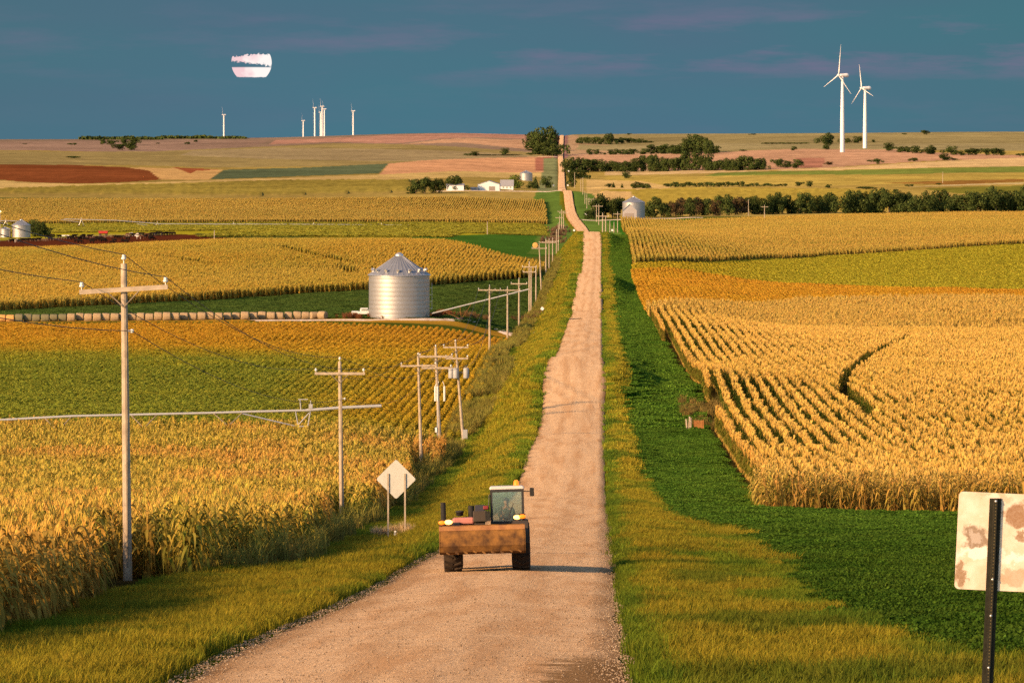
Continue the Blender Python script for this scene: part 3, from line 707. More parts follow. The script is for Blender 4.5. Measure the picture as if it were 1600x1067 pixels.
def cmix(a, b, t): t = np.asarray(t)[:, None]; return np.asarray(a)*(1-t)+np.asarray(b)*t
AL = lambda *c: np.array(c)
STRAW = AL(.56, .345, .075); PALE = AL(.58, .39, .105); ORNG = AL(.47, .22, .05); CGRN = AL(.16, .19, .03); DGRN = AL(.05, .10, .02)
def jitter(C, s, r): return C*(1+r.normal(0, s, (len(C), 1)))*(1+r.normal(0, s*.35, C.shape))
RR = np.random.default_rng(11)
along = lambda r, n: r.integers(0, 2, n)*math.pi+r.normal(0, .12, n)

# --- corn, near left
def crop_near_left():
    X, Y = rows(-75, -13, 55, 413, 1.05, .26, .07, seed=3); k = (X < LE(Y)) & infrus(X, Y) & ~((np.abs(X/Y+.1107) < .006+.005*wob(X, Y, 1, 50)) & (Y > 112) & (Y < 150.5)) & ~((np.abs(X/Y+.0609) < .0035) & (Y > 230) & (Y < 271.5)) & ~((np.abs(X/Y+.0421) < .003) & (Y > 330) & (Y < 391.5)); X, Y = X[k], Y[k]
    g = wob(X, Y*.4, 7, 51, 4); band = wob(X*.3, Y, 22, 52, 3)
    gr = sstep(.40, .54, .45*g+.55*band+.06*(sstep(240, 330, Y)-.5)); edge = sstep(3, 0, LE(Y)-X); gr = np.clip(gr*.95+.14, 0, 1)
    ta = cmix(STRAW, ORNG, np.clip(wob(X, Y, 5, 53)*1.2-.18+.3*edge, 0, 1)); ta = cmix2(ta, AL(.40, .34, .05), gr*.6)
    tb = cmix2(np.broadcast_to(AL(.46, .31, .07), ta.shape), AL(.10, .15, .02), gr)
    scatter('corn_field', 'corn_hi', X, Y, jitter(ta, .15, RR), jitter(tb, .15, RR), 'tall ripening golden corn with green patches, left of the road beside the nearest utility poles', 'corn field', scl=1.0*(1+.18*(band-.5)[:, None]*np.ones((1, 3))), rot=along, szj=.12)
def cmix2(a, b, t): return a*(1-np.asarray(t)[:, None])+np.asarray(b)*np.asarray(t)[:, None]
crop_near_left()
# --- corn, right of the road, rows running with the road
def crop_main_right():
    X, Y = rows(9.9, 165, 275, jfront, 1.5, .55, .012, seed=4)
    k = (X > RE(Y)) & infrus(X, Y) & ~((Y > 418) & (Y < 452) & (X < 12.8)); X, Y = X[k], Y[k]
    d = near_poly_dist(X, Y, track); k = (d > .55+.35*wob(X, Y, 4, 62)) & (Y > 288+2*wob(X, Y*0, 6, 63)); X, Y = X[k], Y[k]
    hX, hY = rows(9.9, 62, 275, 290, .8, .5, .2, seed=14); kk = (hX > RE(hY)) & infrus(hX, hY); hX, hY = hX[kk], hY[kk]; fr = sstep(2.5, 0, hY-275)
    ha = cmix2(cmix(PALE, STRAW, wob(hX, hY, 4, 64)), ORNG, .75*fr); hb = cmix(AL(.12, .15, .02), AL(.40, .28, .05), np.clip(1.6*wob(hX, hY*.4, 7, 65)-.45-.1*fr, 0, 1))
    scatter('corn_field', 'corn_hi', hX, hY, jitter(ha, .1, RR), jitter(hb, .12, RR), 'leafy end rows of corn facing the viewer along the dark green meadow', 'corn field', scl=1.04)
    g = wob(X, Y*.5, 14, 61, 4); front = sstep(12, 0, Y-275); side = sstep(3, 0, X-RE(Y))
    hi = Y < 450
    ta = cmix(AL(.62, .40, .10), AL(.54, .35, .075), np.clip(g*1.6-.4, 0, 1)); ta = cmix2(ta, ORNG, .35*side)
    tb = cmix(AL(.05, .085, .011), AL(.10, .105, .014), np.clip(.08+1.0*(g-.5)+1.2*side, 0, 1))
    kw = dict(rot=along, szj=.1)
    scatter('corn_field', 'corn_row', X, Y, jitter(ta, .06, RR), jitter(tb, .07, RR), 'wide field of tasselled corn in long wavy rows right of the road', 'corn field', **kw)
crop_main_right()
def crop_lo(pg, kind, label, cat, ta_f, tb_f, sx, sy, seed, name, scl=1.0, extra=None, jit=.08):
    X, Y = rows(pg[:, 0].min(), pg[:, 0].max(), pg[:, 1].min(), pg[:, 1].max(), sx, sy, jit, seed=seed)
    k = infrus(X, Y); X, Y = X[k], Y[k]; k = inpoly(X, Y, pg)
    if extra is not None: k &= extra(X, Y)
    X, Y = X[k], Y[k]
    scatter(name, kind, X, Y, jitter(ta_f(X, Y), .09, RR), jitter(tb_f(X, Y), .1, RR), label, cat, scl=scl, rot=along, szj=.1)
hill_tr = poly([(440, 384), (500, 398), (560, 410)], h=2.2); hill_tr2 = poly([(405, 418), (530, 416), (548, 420), (552, 425)], h=2.2); hill_tr3 = poly([(0, 400), (230, 396), (330, 412)], h=2.2)
def hill_x(X, Y): return (near_poly_dist(X, Y, hill_tr) > 2.2) & (near_poly_dist(X, Y, hill_tr2) > 2.4) & (near_poly_dist(X, Y, hill_tr3) > 1.8) & (X < LE(Y)-2)
crop_lo(pg_hill, 'corn_lo', 'broad golden corn field on the rise behind the big grain bin', 'corn field',
        lambda X, Y: cmix(STRAW*AL(.9, .86, .6), AL(.40, .32, .06), np.clip(wob(X, Y*.3, 40, 71)*1.8-.5, 0, 1)),
        lambda X, Y: cmix(AL(.24, .22, .03), AL(.44, .33, .07), np.clip(wob(X, Y*.3, 50, 72)*1.6-.4, 0, 1)), 1.25, 2.1, 5, 'corn_field', extra=hill_x)
crop_lo(pg_J, 'corn_lo', 'narrow strip of pale dry corn beyond the crest of the near corn rows', 'corn field',
        lambda X, Y: cmix(PALE, STRAW, wob(X, Y, 12, 73)), lambda X, Y: cmix(AL(.30, .24, .05), STRAW, wob(X, Y, 10, 74)), 1.25, 1.8, 6, 'corn_field', extra=lambda X, Y: (X > RE(Y)) & (wob(X, Y*.5, 5, 75) > .22+.14*sstep(30, 90, X)))
crop_lo(pg_M, 'corn_lo', 'large corn field below the dark treeline, right of the road', 'corn field',
        lambda X, Y: cmix(STRAW, AL(.48, .34, .07), np.clip(wob(X*.3, Y, 70, 76)*2-.5, 0, 1)), lambda X, Y: cmix(AL(.34, .26, .05), AL(.20, .20, .03), np.clip(wob(X*.3, Y, 60, 77)*2-.6, 0, 1)),
        1.4, 2.6, 7, 'corn_field', scl=np.array([[1.15, 1.2, 1.0]]), extra=lambda X, Y: X > roadx(Y)+12.3)
crop_lo(pg_H, 'corn_lo', 'far golden corn field with a dark front edge, left of the road', 'corn field',
        lambda X, Y: cmix(STRAW, AL(.50, .36, .09), wob(X, Y, 60, 78)), lambda X, Y: cmix(AL(.40, .30, .06), AL(.28, .22, .04), np.clip(wob(X*.3, Y, 60, 79)*2-.5, 0, 1)), 1.5, 3.6, 8, 'corn_field', scl=np.array([[1.35, 1.5, 1.0]]), extra=lambda X, Y: X < roadx(Y)-16)
# --- beans
YEL = AL(.68, .40, .03); BORG = AL(.70, .37, .035); BGRN = AL(.20, .24, .03); YGR = AL(.46, .38, .03); BDG = AL(.07, .12, .02)
def beans_left():
    X, Y = rows(-125, -14.5, 413, 764, 1.05, .62, .06, seed=9); k = (X < LE(Y)-.2*sstep(500, 413, Y)) & infrus(X, Y); X, Y = X[k], Y[k]
    n = wob(X, Y*.5, 22, 81, 4)
    gold = np.clip(sstep(610, 690, Y+60*(n-.5)+.25*(X+60))+sstep(-42, -26, X+14*(n-.5)+.05*(Y-540))*sstep(415, 470, Y)*.95, 0, 1)
    org = sstep(640, 720, Y+60*(n-.5))*.65
    ta = cmix2(cmix(AL(.36, .36, .04), YEL, gold), BORG, org); tb = cmix2(cmix(AL(.08, .13, .02), AL(.34, .27, .03), gold), AL(.50, .22, .03), org)
    yg = sstep(.5, .68, wob(X*.5, Y, 26, 83))*(1-gold)*.55; ta = cmix2(ta, AL(.5, .42, .03), yg); tb = cmix2(tb, AL(.20, .22, .03), yg)
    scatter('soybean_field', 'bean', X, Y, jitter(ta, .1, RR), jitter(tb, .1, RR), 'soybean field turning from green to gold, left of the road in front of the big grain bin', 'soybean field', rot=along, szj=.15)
beans_left()
crop_lo(pg_K, 'bean_lo', 'orange ripe soybean strip right of the road', 'soybean field', lambda X, Y: cmix(BORG, YEL, np.clip(wob(X, Y*.4, 20, 84)*2-.7, 0, 1)), lambda X, Y: cmix(AL(.46, .19, .03), AL(.5, .3, .03), wob(X, Y, 9, 85)), 1.15, 1.6, 10, 'soybean_field', extra=lambda X, Y: X > RE(Y))
crop_lo(pg_L, 'bean_lo', 'yellow-green soybean field on the slope below the far corn, right of the road', 'soybean field', lambda X, Y: cmix(AL(.60, .44, .03), AL(.50, .42, .035), np.clip(sstep(18, 60, X+20*(wob(X, Y, 30, 86)-.5)), 0, 1)), lambda X, Y: cmix(AL(.4, .3, .03), AL(.33, .30, .03), sstep(18, 60, X)), 1.15, 2.0, 11, 'soybean_field', extra=lambda X, Y: X > RE(Y), scl=np.array([[1.1, 1.25, 1]]))
# --- verges and meadow
def verge():
    g1 = AL(.10, .17, .018); g2 = AL(.05, .11, .014); oc = AL(.46, .34, .03); yg = AL(.29, .33, .028)
    def col(X, Y, side):
        rx = X-roadx(Y); n = wob(X*1.5, Y*.4, 5, 91, 4); n2 = wob(X, Y*.5, 1.6, 92, 3)
        if side < 0:
            o = sstep(.35, .54, n+.40*np.exp(-((rx+6.6)/2.0)**2)-.12*sstep(-8.5, -11.5, rx)-.25*sstep(-4.6, -3.9, rx))
        else:
            o = sstep(.41, .62, n+.25*np.exp(-((rx-5.4)/1.6)**2)-.3*sstep(4.3, 3.6, rx))
        o = np.clip(o*(.65+.7*n2), 0, 1)
        ta = cmix2(np.broadcast_to(yg, (len(X), 3)), oc, o); tb = cmix2(np.broadcast_to(g1, (len(X), 3)), AL(.26, .25, .026), o)
        dk = sstep(.56, .7, wob(X, Y*.6, 3.2, 93, 3))[:, None]*.6; ta = ta*(1-dk)+g2*dk*1.5; tb = tb*(1-dk)+g2*dk
        k_ = .70+.36*sstep(140, 420, Y)[:, None]; return jitter(ta*k_, .14, RR), jitter(tb*k_, .14, RR)  # verge dimmer close by, lens vignetting put into the grass colours
    def area(y0, y1, step, fn, seed):
        r = np.random.default_rng(seed); xs = np.arange(-60, 60, step); ys = np.arange(y0, y1, step)
        X, Y = np.meshgrid(xs, ys); X = X.ravel()+r.uniform(-.5, .5, X.size)*step; Y = Y.ravel()+r.uniform(-.5, .5, Y.size)*step
        k = fn(X, Y) & infrus(X, Y); return X[k], Y[k]
    green_edge = poly([(1009, 744), (1053, 814), (1110, 827), (1162, 829), (1193, 862), (1237, 888), (1239, 925), (1285, 936), (1294, 958), (1337, 980), (1403, 1002), (1460, 1024), (1534, 1045), (1900, 1075)])
    mead = np.vstack([[(3.2, 330)], green_edge, [(60, 60), (60, 276), (10.3, 276), (10.3, 330)]])
    def lside(X, Y): rx = X-roadx(Y); return (rx < -3.42-lx(Y)-.35*wob(X, Y, 1.3, 121)) & (X > LE(Y)-.3)
    def rside(X, Y):
        rx = X-roadx(Y); return (rx > 3.36+.35*wob(X, Y, 1.3, 122)) & ((X < RE(Y)) | (Y < 276)) & ~is_mead(X, Y)
    def is_mead(X, Y):
        jx = X+1.2*(wob(X, Y, 2.5, 95)-.5); jy = Y+5*(wob(X, Y, 3, 96)-.5)
        return inpoly(jx, jy, mead) | ((Y >= 325) & (jx-roadx(Y) > 5.7-.3*sstep(400, 900, Y)) & (X < RE(Y)))
    for (y0, y1, st, kd, sc_) in ((55, 150, .33, 'grass', 1), (150, 330, .55, 'grass', 1.5), (330, 800, .95, 'grass_far', 1), (800, 1620, 1.5, 'grass_far', 1.5)):
        for side, fn in ((-1, lside), (1, rside)):
            X, Y = area(y0, y1, st, fn, 97+side+int(y0)); ta, tb = col(X, Y, side); rx = np.abs(X-roadx(Y))
            hs = np.clip(.55+1.3*wob(X, Y, 2.2, 98)-.35*sstep(4.6, 3.2, rx), .35, 1.6)
            S = np.stack([np.full(len(X), sc_)]*2+[hs*(1+.25*(sc_-1))], 1)
            where = 'left' if side < 0 else 'right'
            dist = {55: 'closest to the viewer', 150: 'just past the passing loader', 330: 'in the valley by the creek', 800: 'on the far slope'}[y0]
            scatter('roadside_grass', kd, X, Y, ta, tb, f'mixed green and ochre roadside grass on the {where} verge, {dist}', 'grass', scl=S, szj=.12)
    def mcol(X, Y):
        n = wob(X, Y*.6, 4, 99, 4)
        return jitter(cmix(AL(.09, .185, .018), AL(.14, .23, .025), n), .1, RR), jitter(cmix(AL(.04, .105, .012), AL(.075, .14, .018), n), .1, RR)
    for (y0, y1, st, kd, sc_, ds) in ((55, 170, .40, 'clover', 1, 'dense dark green clover meadow at the lower right behind the road sign'), (170, 420, .7, 'clover', 1.7, 'dark green clover strip beside the near corn edge'), (420, 1620, 1.2, 'clover_far', 1.1, 'dark green clover strip running far along the right verge')):
        X, Y = area(y0, y1, st, lambda X, Y: is_mead(X, Y) & (X-roadx(Y) > 3.4) & ((X < RE(Y)+.2) | (Y < 276)), 130+int(y0)); ta, tb = mcol(X, Y)
        scatter('clover', kd, X, Y, ta*(.62+.5*sstep(120, 330, Y)[:, None]), tb*(.62+.5*sstep(120, 330, Y)[:, None]), ds, 'clover', scl=np.stack([np.full(len(X), sc_)]*2+[.7+.7*wob(X, Y, 3, 101)], 1))  # nearer clover tinted darker to stand for corner vignetting
    # weeds along the pole line and the creek
    X, Y = area(150, 1500, .9, lambda X, Y: (X-LE(Y) < .5+.3*sstep(380, 450, Y)+(.8+.5*sstep(380, 450, Y))*(wob(X, Y, 8, 103)-.2)+1.8*sstep(430, 500, Y)*sstep(640, 560, Y)) & (X > LE(Y)-1.4) & (wob(X, Y, 5, 104) > .46), 140)
    n = wob(X, Y, 3, 105)
    scatter('weeds', 'weed', X, Y, jitter(cmix(AL(.42, .34, .07), AL(.22, .25, .035), n), .12, RR), jitter(cmix(AL(.16, .14, .04), AL(.30, .2, .06), n), .12, RR), 'brown and tan dry weeds along the line of poles on the left verge', 'weeds', scl=.8+.6*n, szj=.3)
    X, Y = area(422, 452, .8, lambda X, Y: (X > 8.3) & (X < 12.6) & (wob(X, Y, 2.5, 106) > .47), 141); n = wob(X, Y, 3, 107)
    scatter('weeds', 'weed', X, Y, jitter(cmix(AL(.14, .16, .04), AL(.5, .3, .1), n), .12, RR), jitter(cmix(AL(.06, .10, .02), AL(.3, .16, .05), n), .12, RR), 'dark weeds over the culvert at the corner of the right corn field', 'weeds', scl=.9, szj=.3)
verge()
def stones():
    r = np.random.default_rng(5); b = MB(); b.sph((0, 0, .3), .5, 6, (1, .8, .6)); o = b.build('stone', M_GRASS, link=False); n = len(o.data.vertices)
    for k, v in (('mixg', 0.5), ('bri', 1.0)): a = o.data.attributes.new(k, 'FLOAT', 'POINT'); a.data.foreach_set('value', np.full(n, v, np.float32))
    PROTO['stone'] = [o]; N_ = 26000; Y = 58+r.uniform(0, 1, N_)**1.5*170; q = np.where(r.uniform(0, 1, N_) < .55, r.choice([-1, 1], N_)*(1-np.abs(r.normal(0, .10, N_))), r.uniform(-1, 1, N_))
    X = roadx(Y)+q*(3.5+lx(Y)*(q < 0)); k = infrus(X, Y); X, Y = X[k], Y[k]; c = cmix(AL(.60, .46, .32), AL(.26, .17, .10), r.uniform(0, 1, len(X)))
    scatter('loose_gravel', 'stone', X, Y, c, c, 'loose gravel stones scattered on the near part of the road', 'gravel', scl=.015+.03*r.uniform(0, 1, len(X))**2, sink=-.015)
stones()
def hayfield():
    r = np.random.default_rng(77); X, Y = np.meshgrid(np.arange(-260, -16, 1.7), np.arange(815, 1340, 2.0)); X = X.ravel()+r.uniform(-.8, .8, X.size); Y = Y.ravel()+r.uniform(-1, 1, Y.size)
    k = infrus(X, Y) & (X < LE(Y)-.5) & ~inpoly(X, Y, pg_hill); X, Y = X[k], Y[k]; n = wob(X, Y*.4, 14, 111)
    scatter('hay_meadow', 'clover_far', X, Y, jitter(cmix(AL(.09, .16, .03), AL(.14, .19, .035), n), .08, RR), jitter(cmix(AL(.05, .10, .02), AL(.09, .13, .025), n), .08, RR), 'mown green hay strip around the big grain bin and behind the bale row', 'meadow', scl=np.array([[1.3, 1.5, .6]]))
hayfield()
def far_beans():
    r = np.random.default_rng(79); X, Y = np.meshgrid(np.arange(-420, -14, 2.6), np.arange(1905, 2560, 4.5)); X = X.ravel()+r.uniform(-1, 1, X.size); Y = Y.ravel()+r.uniform(-2, 2, Y.size)
    k = infrus(X, Y) & (X < roadx(Y)-20) & ((X > -180) | (Y > 2120)) & ~((X > -68) & (Y < 2080)); X, Y = X[k], Y[k]; n = wob(X*.4, Y, 60, 113)
    scatter('soybean_field', 'bean_lo', X, Y, jitter(cmix(AL(.52, .42, .045), AL(.38, .36, .045), n), .1, RR), jitter(cmix(AL(.40, .34, .04), AL(.26, .27, .035), n), .1, RR), 'yellow-green soybean strip behind the cattle yard, crossed by the long pivot', 'soybean field', scl=np.array([[2.4, 2.2, 1]]))
far_beans()
# ------------------------------------------------------------------ shared object materials
M_WOOD = mat('weathered_wood', (.46, .37, .27), .9, noise=.35, nscale=3, coord='Object', bump=.2)
M_WOODG = mat('grey_wood', (.30, .24, .17), .9, noise=.4, nscale=4)
M_GALV = mat('galvanised_steel', (.62, .60, .58), .42, .75, noise=.12, nscale=1.5)
M_WHITE = mat('white_paint', (.75, .74, .72), .5, noise=.06, nscale=2)
M_PORC = mat('porcelain', (.70, .68, .64), .3); M_DARK = mat('dark_rubber', (.03, .027, .024), .85, noise=.3, nscale=8)
M_GREYP = mat('grey_paint', (.36, .36, .36), .55, noise=.1); M_WIRE = mat('cable', (.06, .045, .035), .7)
M_RUST = mat('rusty_steel', (.27, .125, .03), .85, .1, nscale=3.2, col2=(.075, .035, .014), bump=.9, detail=8)
M_GLASS = mat('window_glass', (.30, .33, .28), .15, spec=.6)
ORD = ['first', 'second', 'third', 'fourth', 'fifth', 'sixth', 'seventh', 'eighth', 'ninth', 'tenth', 'eleventh', 'twelfth', 'thirteenth', 'fourteenth', 'fifteenth', 'sixteenth', 'seventeenth', 'eighteenth', 'nineteenth']
TENS = {2: 'twenty', 3: 'thirty', 4: 'forty', 5: 'fifty', 6: 'sixty', 7: 'seventy', 8: 'eighty'}
def ordn(i):
    if i < 19: return ORD[i]
    n = i+1; t, u = divmod(n, 10)
    return (TENS[t][:-1]+'ieth' if u == 0 else TENS[t]+'-'+ORD[u-1])
def pxm(D): return F/D
def place(u, v, D=None):
    if D is None: x, y = P(u, v)
    else:
        d = ray(u, v); x, y = d[0]*D, D
    return x, y, float(gz(x, y))
def top_h(x, y, z, vtop):        # height so that the top stands at survey row vtop
    return float(z_of(x, y, vtop)+CAMZ-z)

# ------------------------------------------------------------------ utility poles and wires
WIREPTS = {'top': [], 'left': [], 'right': [], 'low': []}
def make_pole(x, y, z, h, label, arms=1, tilt=0.0, lean=(0, 0), arm_w=3.1, r=.15, extra=None, thick=1.0, armdrop=.9, group='utility poles along the road'):
    t = empty('utility_pole', (x, y, z)); tag(t, label, 'utility pole', group)
    n = 10; b = MB(); tp = np.array((lean[0]*h, lean[1]*h, h))
    b.tube((0, 0, -.8), tp, r*1.12*thick, r*.72*thick, n); b.build('pole', M_WOOD, t)
    ins = []
    for a in range(arms):
        f = (h-armdrop-a*1.15)/h; c = tp*f; L = arm_w*(1 if a == 0 else .9)
        rot = Matrix.Rotation(tilt, 3, 'Y'); ex = rot @ Vector((L/2, 0, 0))
        b = MB(); b.box((c[0], c[1]-.17*thick, c[2]), (L, .11*thick, .16*thick), rot); b.build('crossarm', M_WOOD, t)
        if thick < 1.7 or a == 0:
            for s in (-1, 1):
                b = MB(); b.tube((c[0]+s*.62, c[1]-.2, c[2]+(ex.z*s*.4)), (c[0], c[1]-.17, c[2]-.62), .022*thick, .022*thick, 5); b.build('brace', M_WOODG, t)
            for s in (-1, 1):
                p = np.array((c[0]+ex.x*s*.95, c[1]-.17, c[2]+ex.z*s*.95+.08)); b = MB()
                b.tube(p, p+(0, 0, .12), .02*thick, n=6); b.lathe([(.03, .08), (.085, .10), (.09, .15), (.05, .18), (.07, .2), (.05, .26), (0.0, .27)], p, 10); b.build('insulator', M_PORC, t, True)
                if a == 0: ins.append((p+np.array((x, y, z+.27)), s))
    p = tp+np.array((0, 0, .05)); b = MB(); b.tube(p-(0, 0, .3), p+(0, 0, .12), .02*thick, n=6); b.lathe([(.03, .08), (.085, .10), (.09, .15), (.05, .18), (.07, .2), (.05, .26), (0, .27)], p, 10); b.build('insulator', M_PORC, t, True)
    if extra: extra(t, h, tp)
    if arms and thick < 1.3:
        WIREPTS['top'].append(tuple(p+np.array((x, y, z+.27))))
        for q, s in ins: WIREPTS['left' if s < 0 else 'right'].append(tuple(q))
        WIREPTS['low'].append((x+.2, y-.15, z+h-2.35))
    return t
def ex_spool(t, h, tp):
    b = MB(); p = np.array((.2, -.15, h-2.35)); b.tube(p-(.15, 0, 0), p+(.05, 0, 0), .03, n=6); b.lathe([(0, -.06), (.06, -.06), (.035, 0), (.06, .06), (0, .06)], p, 8); b.build('neutral_spool', M_PORC, t, True)
    b = MB(); b.box((.0, -.165, h*.42), (.035, .03, h*.75)); b.build('ground_wire_moulding', M_WOODG, t)
def ex_trans(t, h, tp):
    for i, (dx, dy) in enumerate(((-.62, 0), (-.12, -.3), (.92, 0))):
        c = np.array((dx+tp[0]*.8, dy+tp[1]*.8, h-3.7)); b = MB(); b.lathe([(0, 0), (.27, .0), (.29, .06), (.29, 1.0), (.25, 1.06), (0, 1.08)], c, 16)
        for k in (-.1, .1): b.tube(c+(k, 0, 1.05), c+(k, 0, 1.3), .03, .02, 6)
        b.build('transformer', M_GREYP, t, True)
    b = MB(); b.box((tp[0]*.8+.1, 0, h-3.1), (2.0, .1, .12)); b.build('transformer_bracket', M_WOODG, t)
    b = MB(); b.box((.12, -.22, .85), (.5, .28, .95)); b.build('meter_box', M_GREYP, t, bevel=.02)
def ex_riser(t, h, tp):
    for sx in (-.5, -.28, .42):
        b = MB(); b.tube((sx, -.1, h-5.4), (sx, -.1, h-3.9), .1, n=8); b.tube((sx, -.1, h-3.9), (sx*.6, -.1, h-3.4), .03, n=6); b.build('cutout_switch', M_PORC, t)
    b = MB(); b.tube((-.3, -.12, 1.2), (-.2, -.12, h-4.2), .06, n=8); b.build('riser_conduit', M_GREYP, t)
    b = MB(); b.box((-.42, -.15, 1.9), (.22, .2, .5)); b.build('switch_box', M_WHITE, t)
def pole_px(u, v, vtop, D, label, **kw):
    x, y, z = place(u, v, D); return make_pole(x, y, z, top_h(x, y, z, vtop), label, **kw)
pole_px(200, 905, 412, 149, 'tallest utility pole with a wide crossarm at the left, nearest the viewer', tilt=-.06, lean=(-.009, 0), extra=ex_spool)
pole_px(534.5, 820, 565, 271, 'second nearest pole, standing at the corn edge left of the diamond sign', tilt=.0, lean=(-.012, 0), extra=ex_spool, arm_w=3.2, armdrop=.75)
pole_px(659, 735, 556, 391, 'bare-looking third pole with a thin crossarm, above the diamond sign', tilt=-.02, lean=(-.03, 0), arm_w=3.3)
pole_px(688, 703, 543, 430, 'thick fourth pole carrying switches, risers and two crossarms', arms=2, lean=(-.045, 0), extra=ex_riser, thick=1.25, arm_w=3.4)
pole_px(725, 668, 535, 440, 'leaning pole with three grey transformers and a meter box', arms=2, lean=(-.085, 0), extra=ex_trans, arm_w=2.6, armdrop=.5)
pole_px(765, 553, 448, 632, 'pole with braced crossarm in front of the auger by the grain bin', arm_w=3.4, thick=1.1, armdrop=.5)
pole_px(793, 540, 450, 761, 'pole just right of the auger tip beyond the golden beans', arm_w=4.6, thick=1.2, armdrop=.4)
mid = [(811, 515, 436.5, 856, 1), (827, 493, 411, 975, 2), (830, 481.5, 421, 1000, 0), (837.5, 476, 418, 1071, 0), (846, 455, 383, 1164, 1), (853, 427.4, 374, 1263, 1), (858, 428, 374.7, 1361, 1), (863.5, 415, 373, 1438, 1), (869.5, 402.8, 360, 1583, 0), (872.5, 398, 350, 1654, 0)]
for i, (u, v, vt, D, a) in enumerate(mid):
    pole_px(u, v, vt, D, f'{ordn(i)} nearest of the pale poles climbing the left verge beyond the bin driveway', arms=a, arm_w=3.3 if u < 845 else 4.2, thick=1.35, lean=(-.05 if i == 4 else 0, 0))
far = [(874.5, 359.5, 337.8, 1), (877.7, 360.5, 328, 1), (880.7, 362, 330.5, 1)]
for i, (u, v, vt, a) in enumerate(far):
    pole_px(u, v, vt, None, f'{ordn(i)} from the left of three crossarm poles left of the distant road bend', arms=a, thick=1.7, arm_w=4.6)
rl = [(897.8, 294, 270, 0), (907.5, 299, 279, 0), (910.8, 304, 278, 0), (914, 318.5, 299, 0), (917, 326, 303, 0), (920.4, 320, 309.5, 1), (924.3, 329, 313.5, 1), (927.6, 340.4, 309.5, 1), (932, 347, 320, 1), (935.7, 351.5, 320, 1),
      (941.6, 364, 334, 1), (946.4, 364.5, 340, 0), (953, 364.5, 345.6, 0), (959.4, 363.5, 347.6, 0), (965, 363.5, 331.9, 1)]
for i, (u, v, vt, a) in enumerate(rl):
    pole_px(u, v, vt, None, f'{ordn(i)} from the left in the pole line crossing right of the distant road', arms=a, thick=1.7, arm_w=4.4, r=.14)
for u, v, vt, a, lab in ((1169.5, 337, 312, 0, 'lone bare pole in front of the reddish part of the dark treeline'), (1194.5, 347, 321, 1, 'pole with short crossarm at the corn edge before the dark treeline'),
                         (1428, 333, 307, 0, 'lone bare pole before the right end of the dark treeline'), (1473, 286, 269, 0, 'far bare pole in the brown fields below the shrub rows at right'),
                         (1011, 268.5, 251, 0, 'bare pole standing before the long upper treeline'), (335, 377.5, 361, 0, 'white post on the rise right of the cattle yard'), (761.5, 366.5, 347, 0, 'white post on the edge of the yellow-green field left of the road')):
    pole_px(u, v, vt, None, lab, arms=a, thick=1.5, arm_w=4, r=.15, group='lone poles in the fields')
def catenary(name, pts, label, sag=.9, r=.014):
    pts = sorted(pts, key=lambda p: p[1]); b = MB()
    for a, c in zip(pts[:-1], pts[1:]):
        a = np.array(a); c = np.array(c); L = np.linalg.norm(c-a); n = 14; s = sag*(L/120)**2+.15
        q = [a*(1-t)+c*t-np.array((0, 0, 4*s*t*(1-t))) for t in np.linspace(0, 1, n)]
        b.path(q, r*(1 if a[1] < 300 else 1.6), 5)
    tag(b.build(name, M_WIRE), label, 'power line', 'wires strung between the near poles')
for k, lab in (('top', 'wire running over the pole tops'), ('left', 'wire on the left ends of the crossarms'), ('right', 'wire on the right ends of the crossarms'), ('low', 'low neutral wire below the crossarms')):
    pts = sorted(WIREPTS[k], key=lambda p: p[1]); p0, p1 = pts[0], pts[1]
    pre = (p0[0]+.3, 34.0, p0[2]+(149-34)*.072+.9); catenary('power_line', [pre]+pts, lab)

# ------------------------------------------------------------------ trees
def tree_leaf_mat(name, c1, c2):
    m = bpy.data.materials.new(name); m.use_nodes = True; T = NT(m.node_tree)
    tcn = T.n('ShaderNodeTexCoord'); oi = T.n('ShaderNodeObjectInfo'); f = T.noise(tcn.outputs['Object'], .45, 3, .6)
    br = T.n('ShaderNodeAttribute', attribute_type='GEOMETRY', attribute_name='bri')
    c = T.mix(T.mapr(f, .35, .65), c1, c2); v = T.n('ShaderNodeVectorMath', operation='SCALE'); T.l(c, v.inputs[0])
    T.l(T.m('MULTIPLY', br.outputs['Fac'], T.mapr(oi.outputs['Random'], 0, 1, .75, 1.25)), v.inputs['Scale'])
    d = T.n('ShaderNodeBsdfDiffuse'); T.l(v.outputs[0], d.inputs[0]); o = T.n('ShaderNodeOutputMaterial'); T.l(d.outputs[0], o.inputs[0]); return m
TM = {'dark': tree_leaf_mat('dark_leaves', (.035, .055, .016), (.07, .085, .022)), 'green': tree_leaf_mat('green_leaves', (.09, .13, .025), (.14, .16, .03)),
      'brown': tree_leaf_mat('brown_leaves', (.10, .05, .03), (.07, .065, .025))}
M_BARK = mat('bark', (.12, .085, .06), .95, noise=.4)
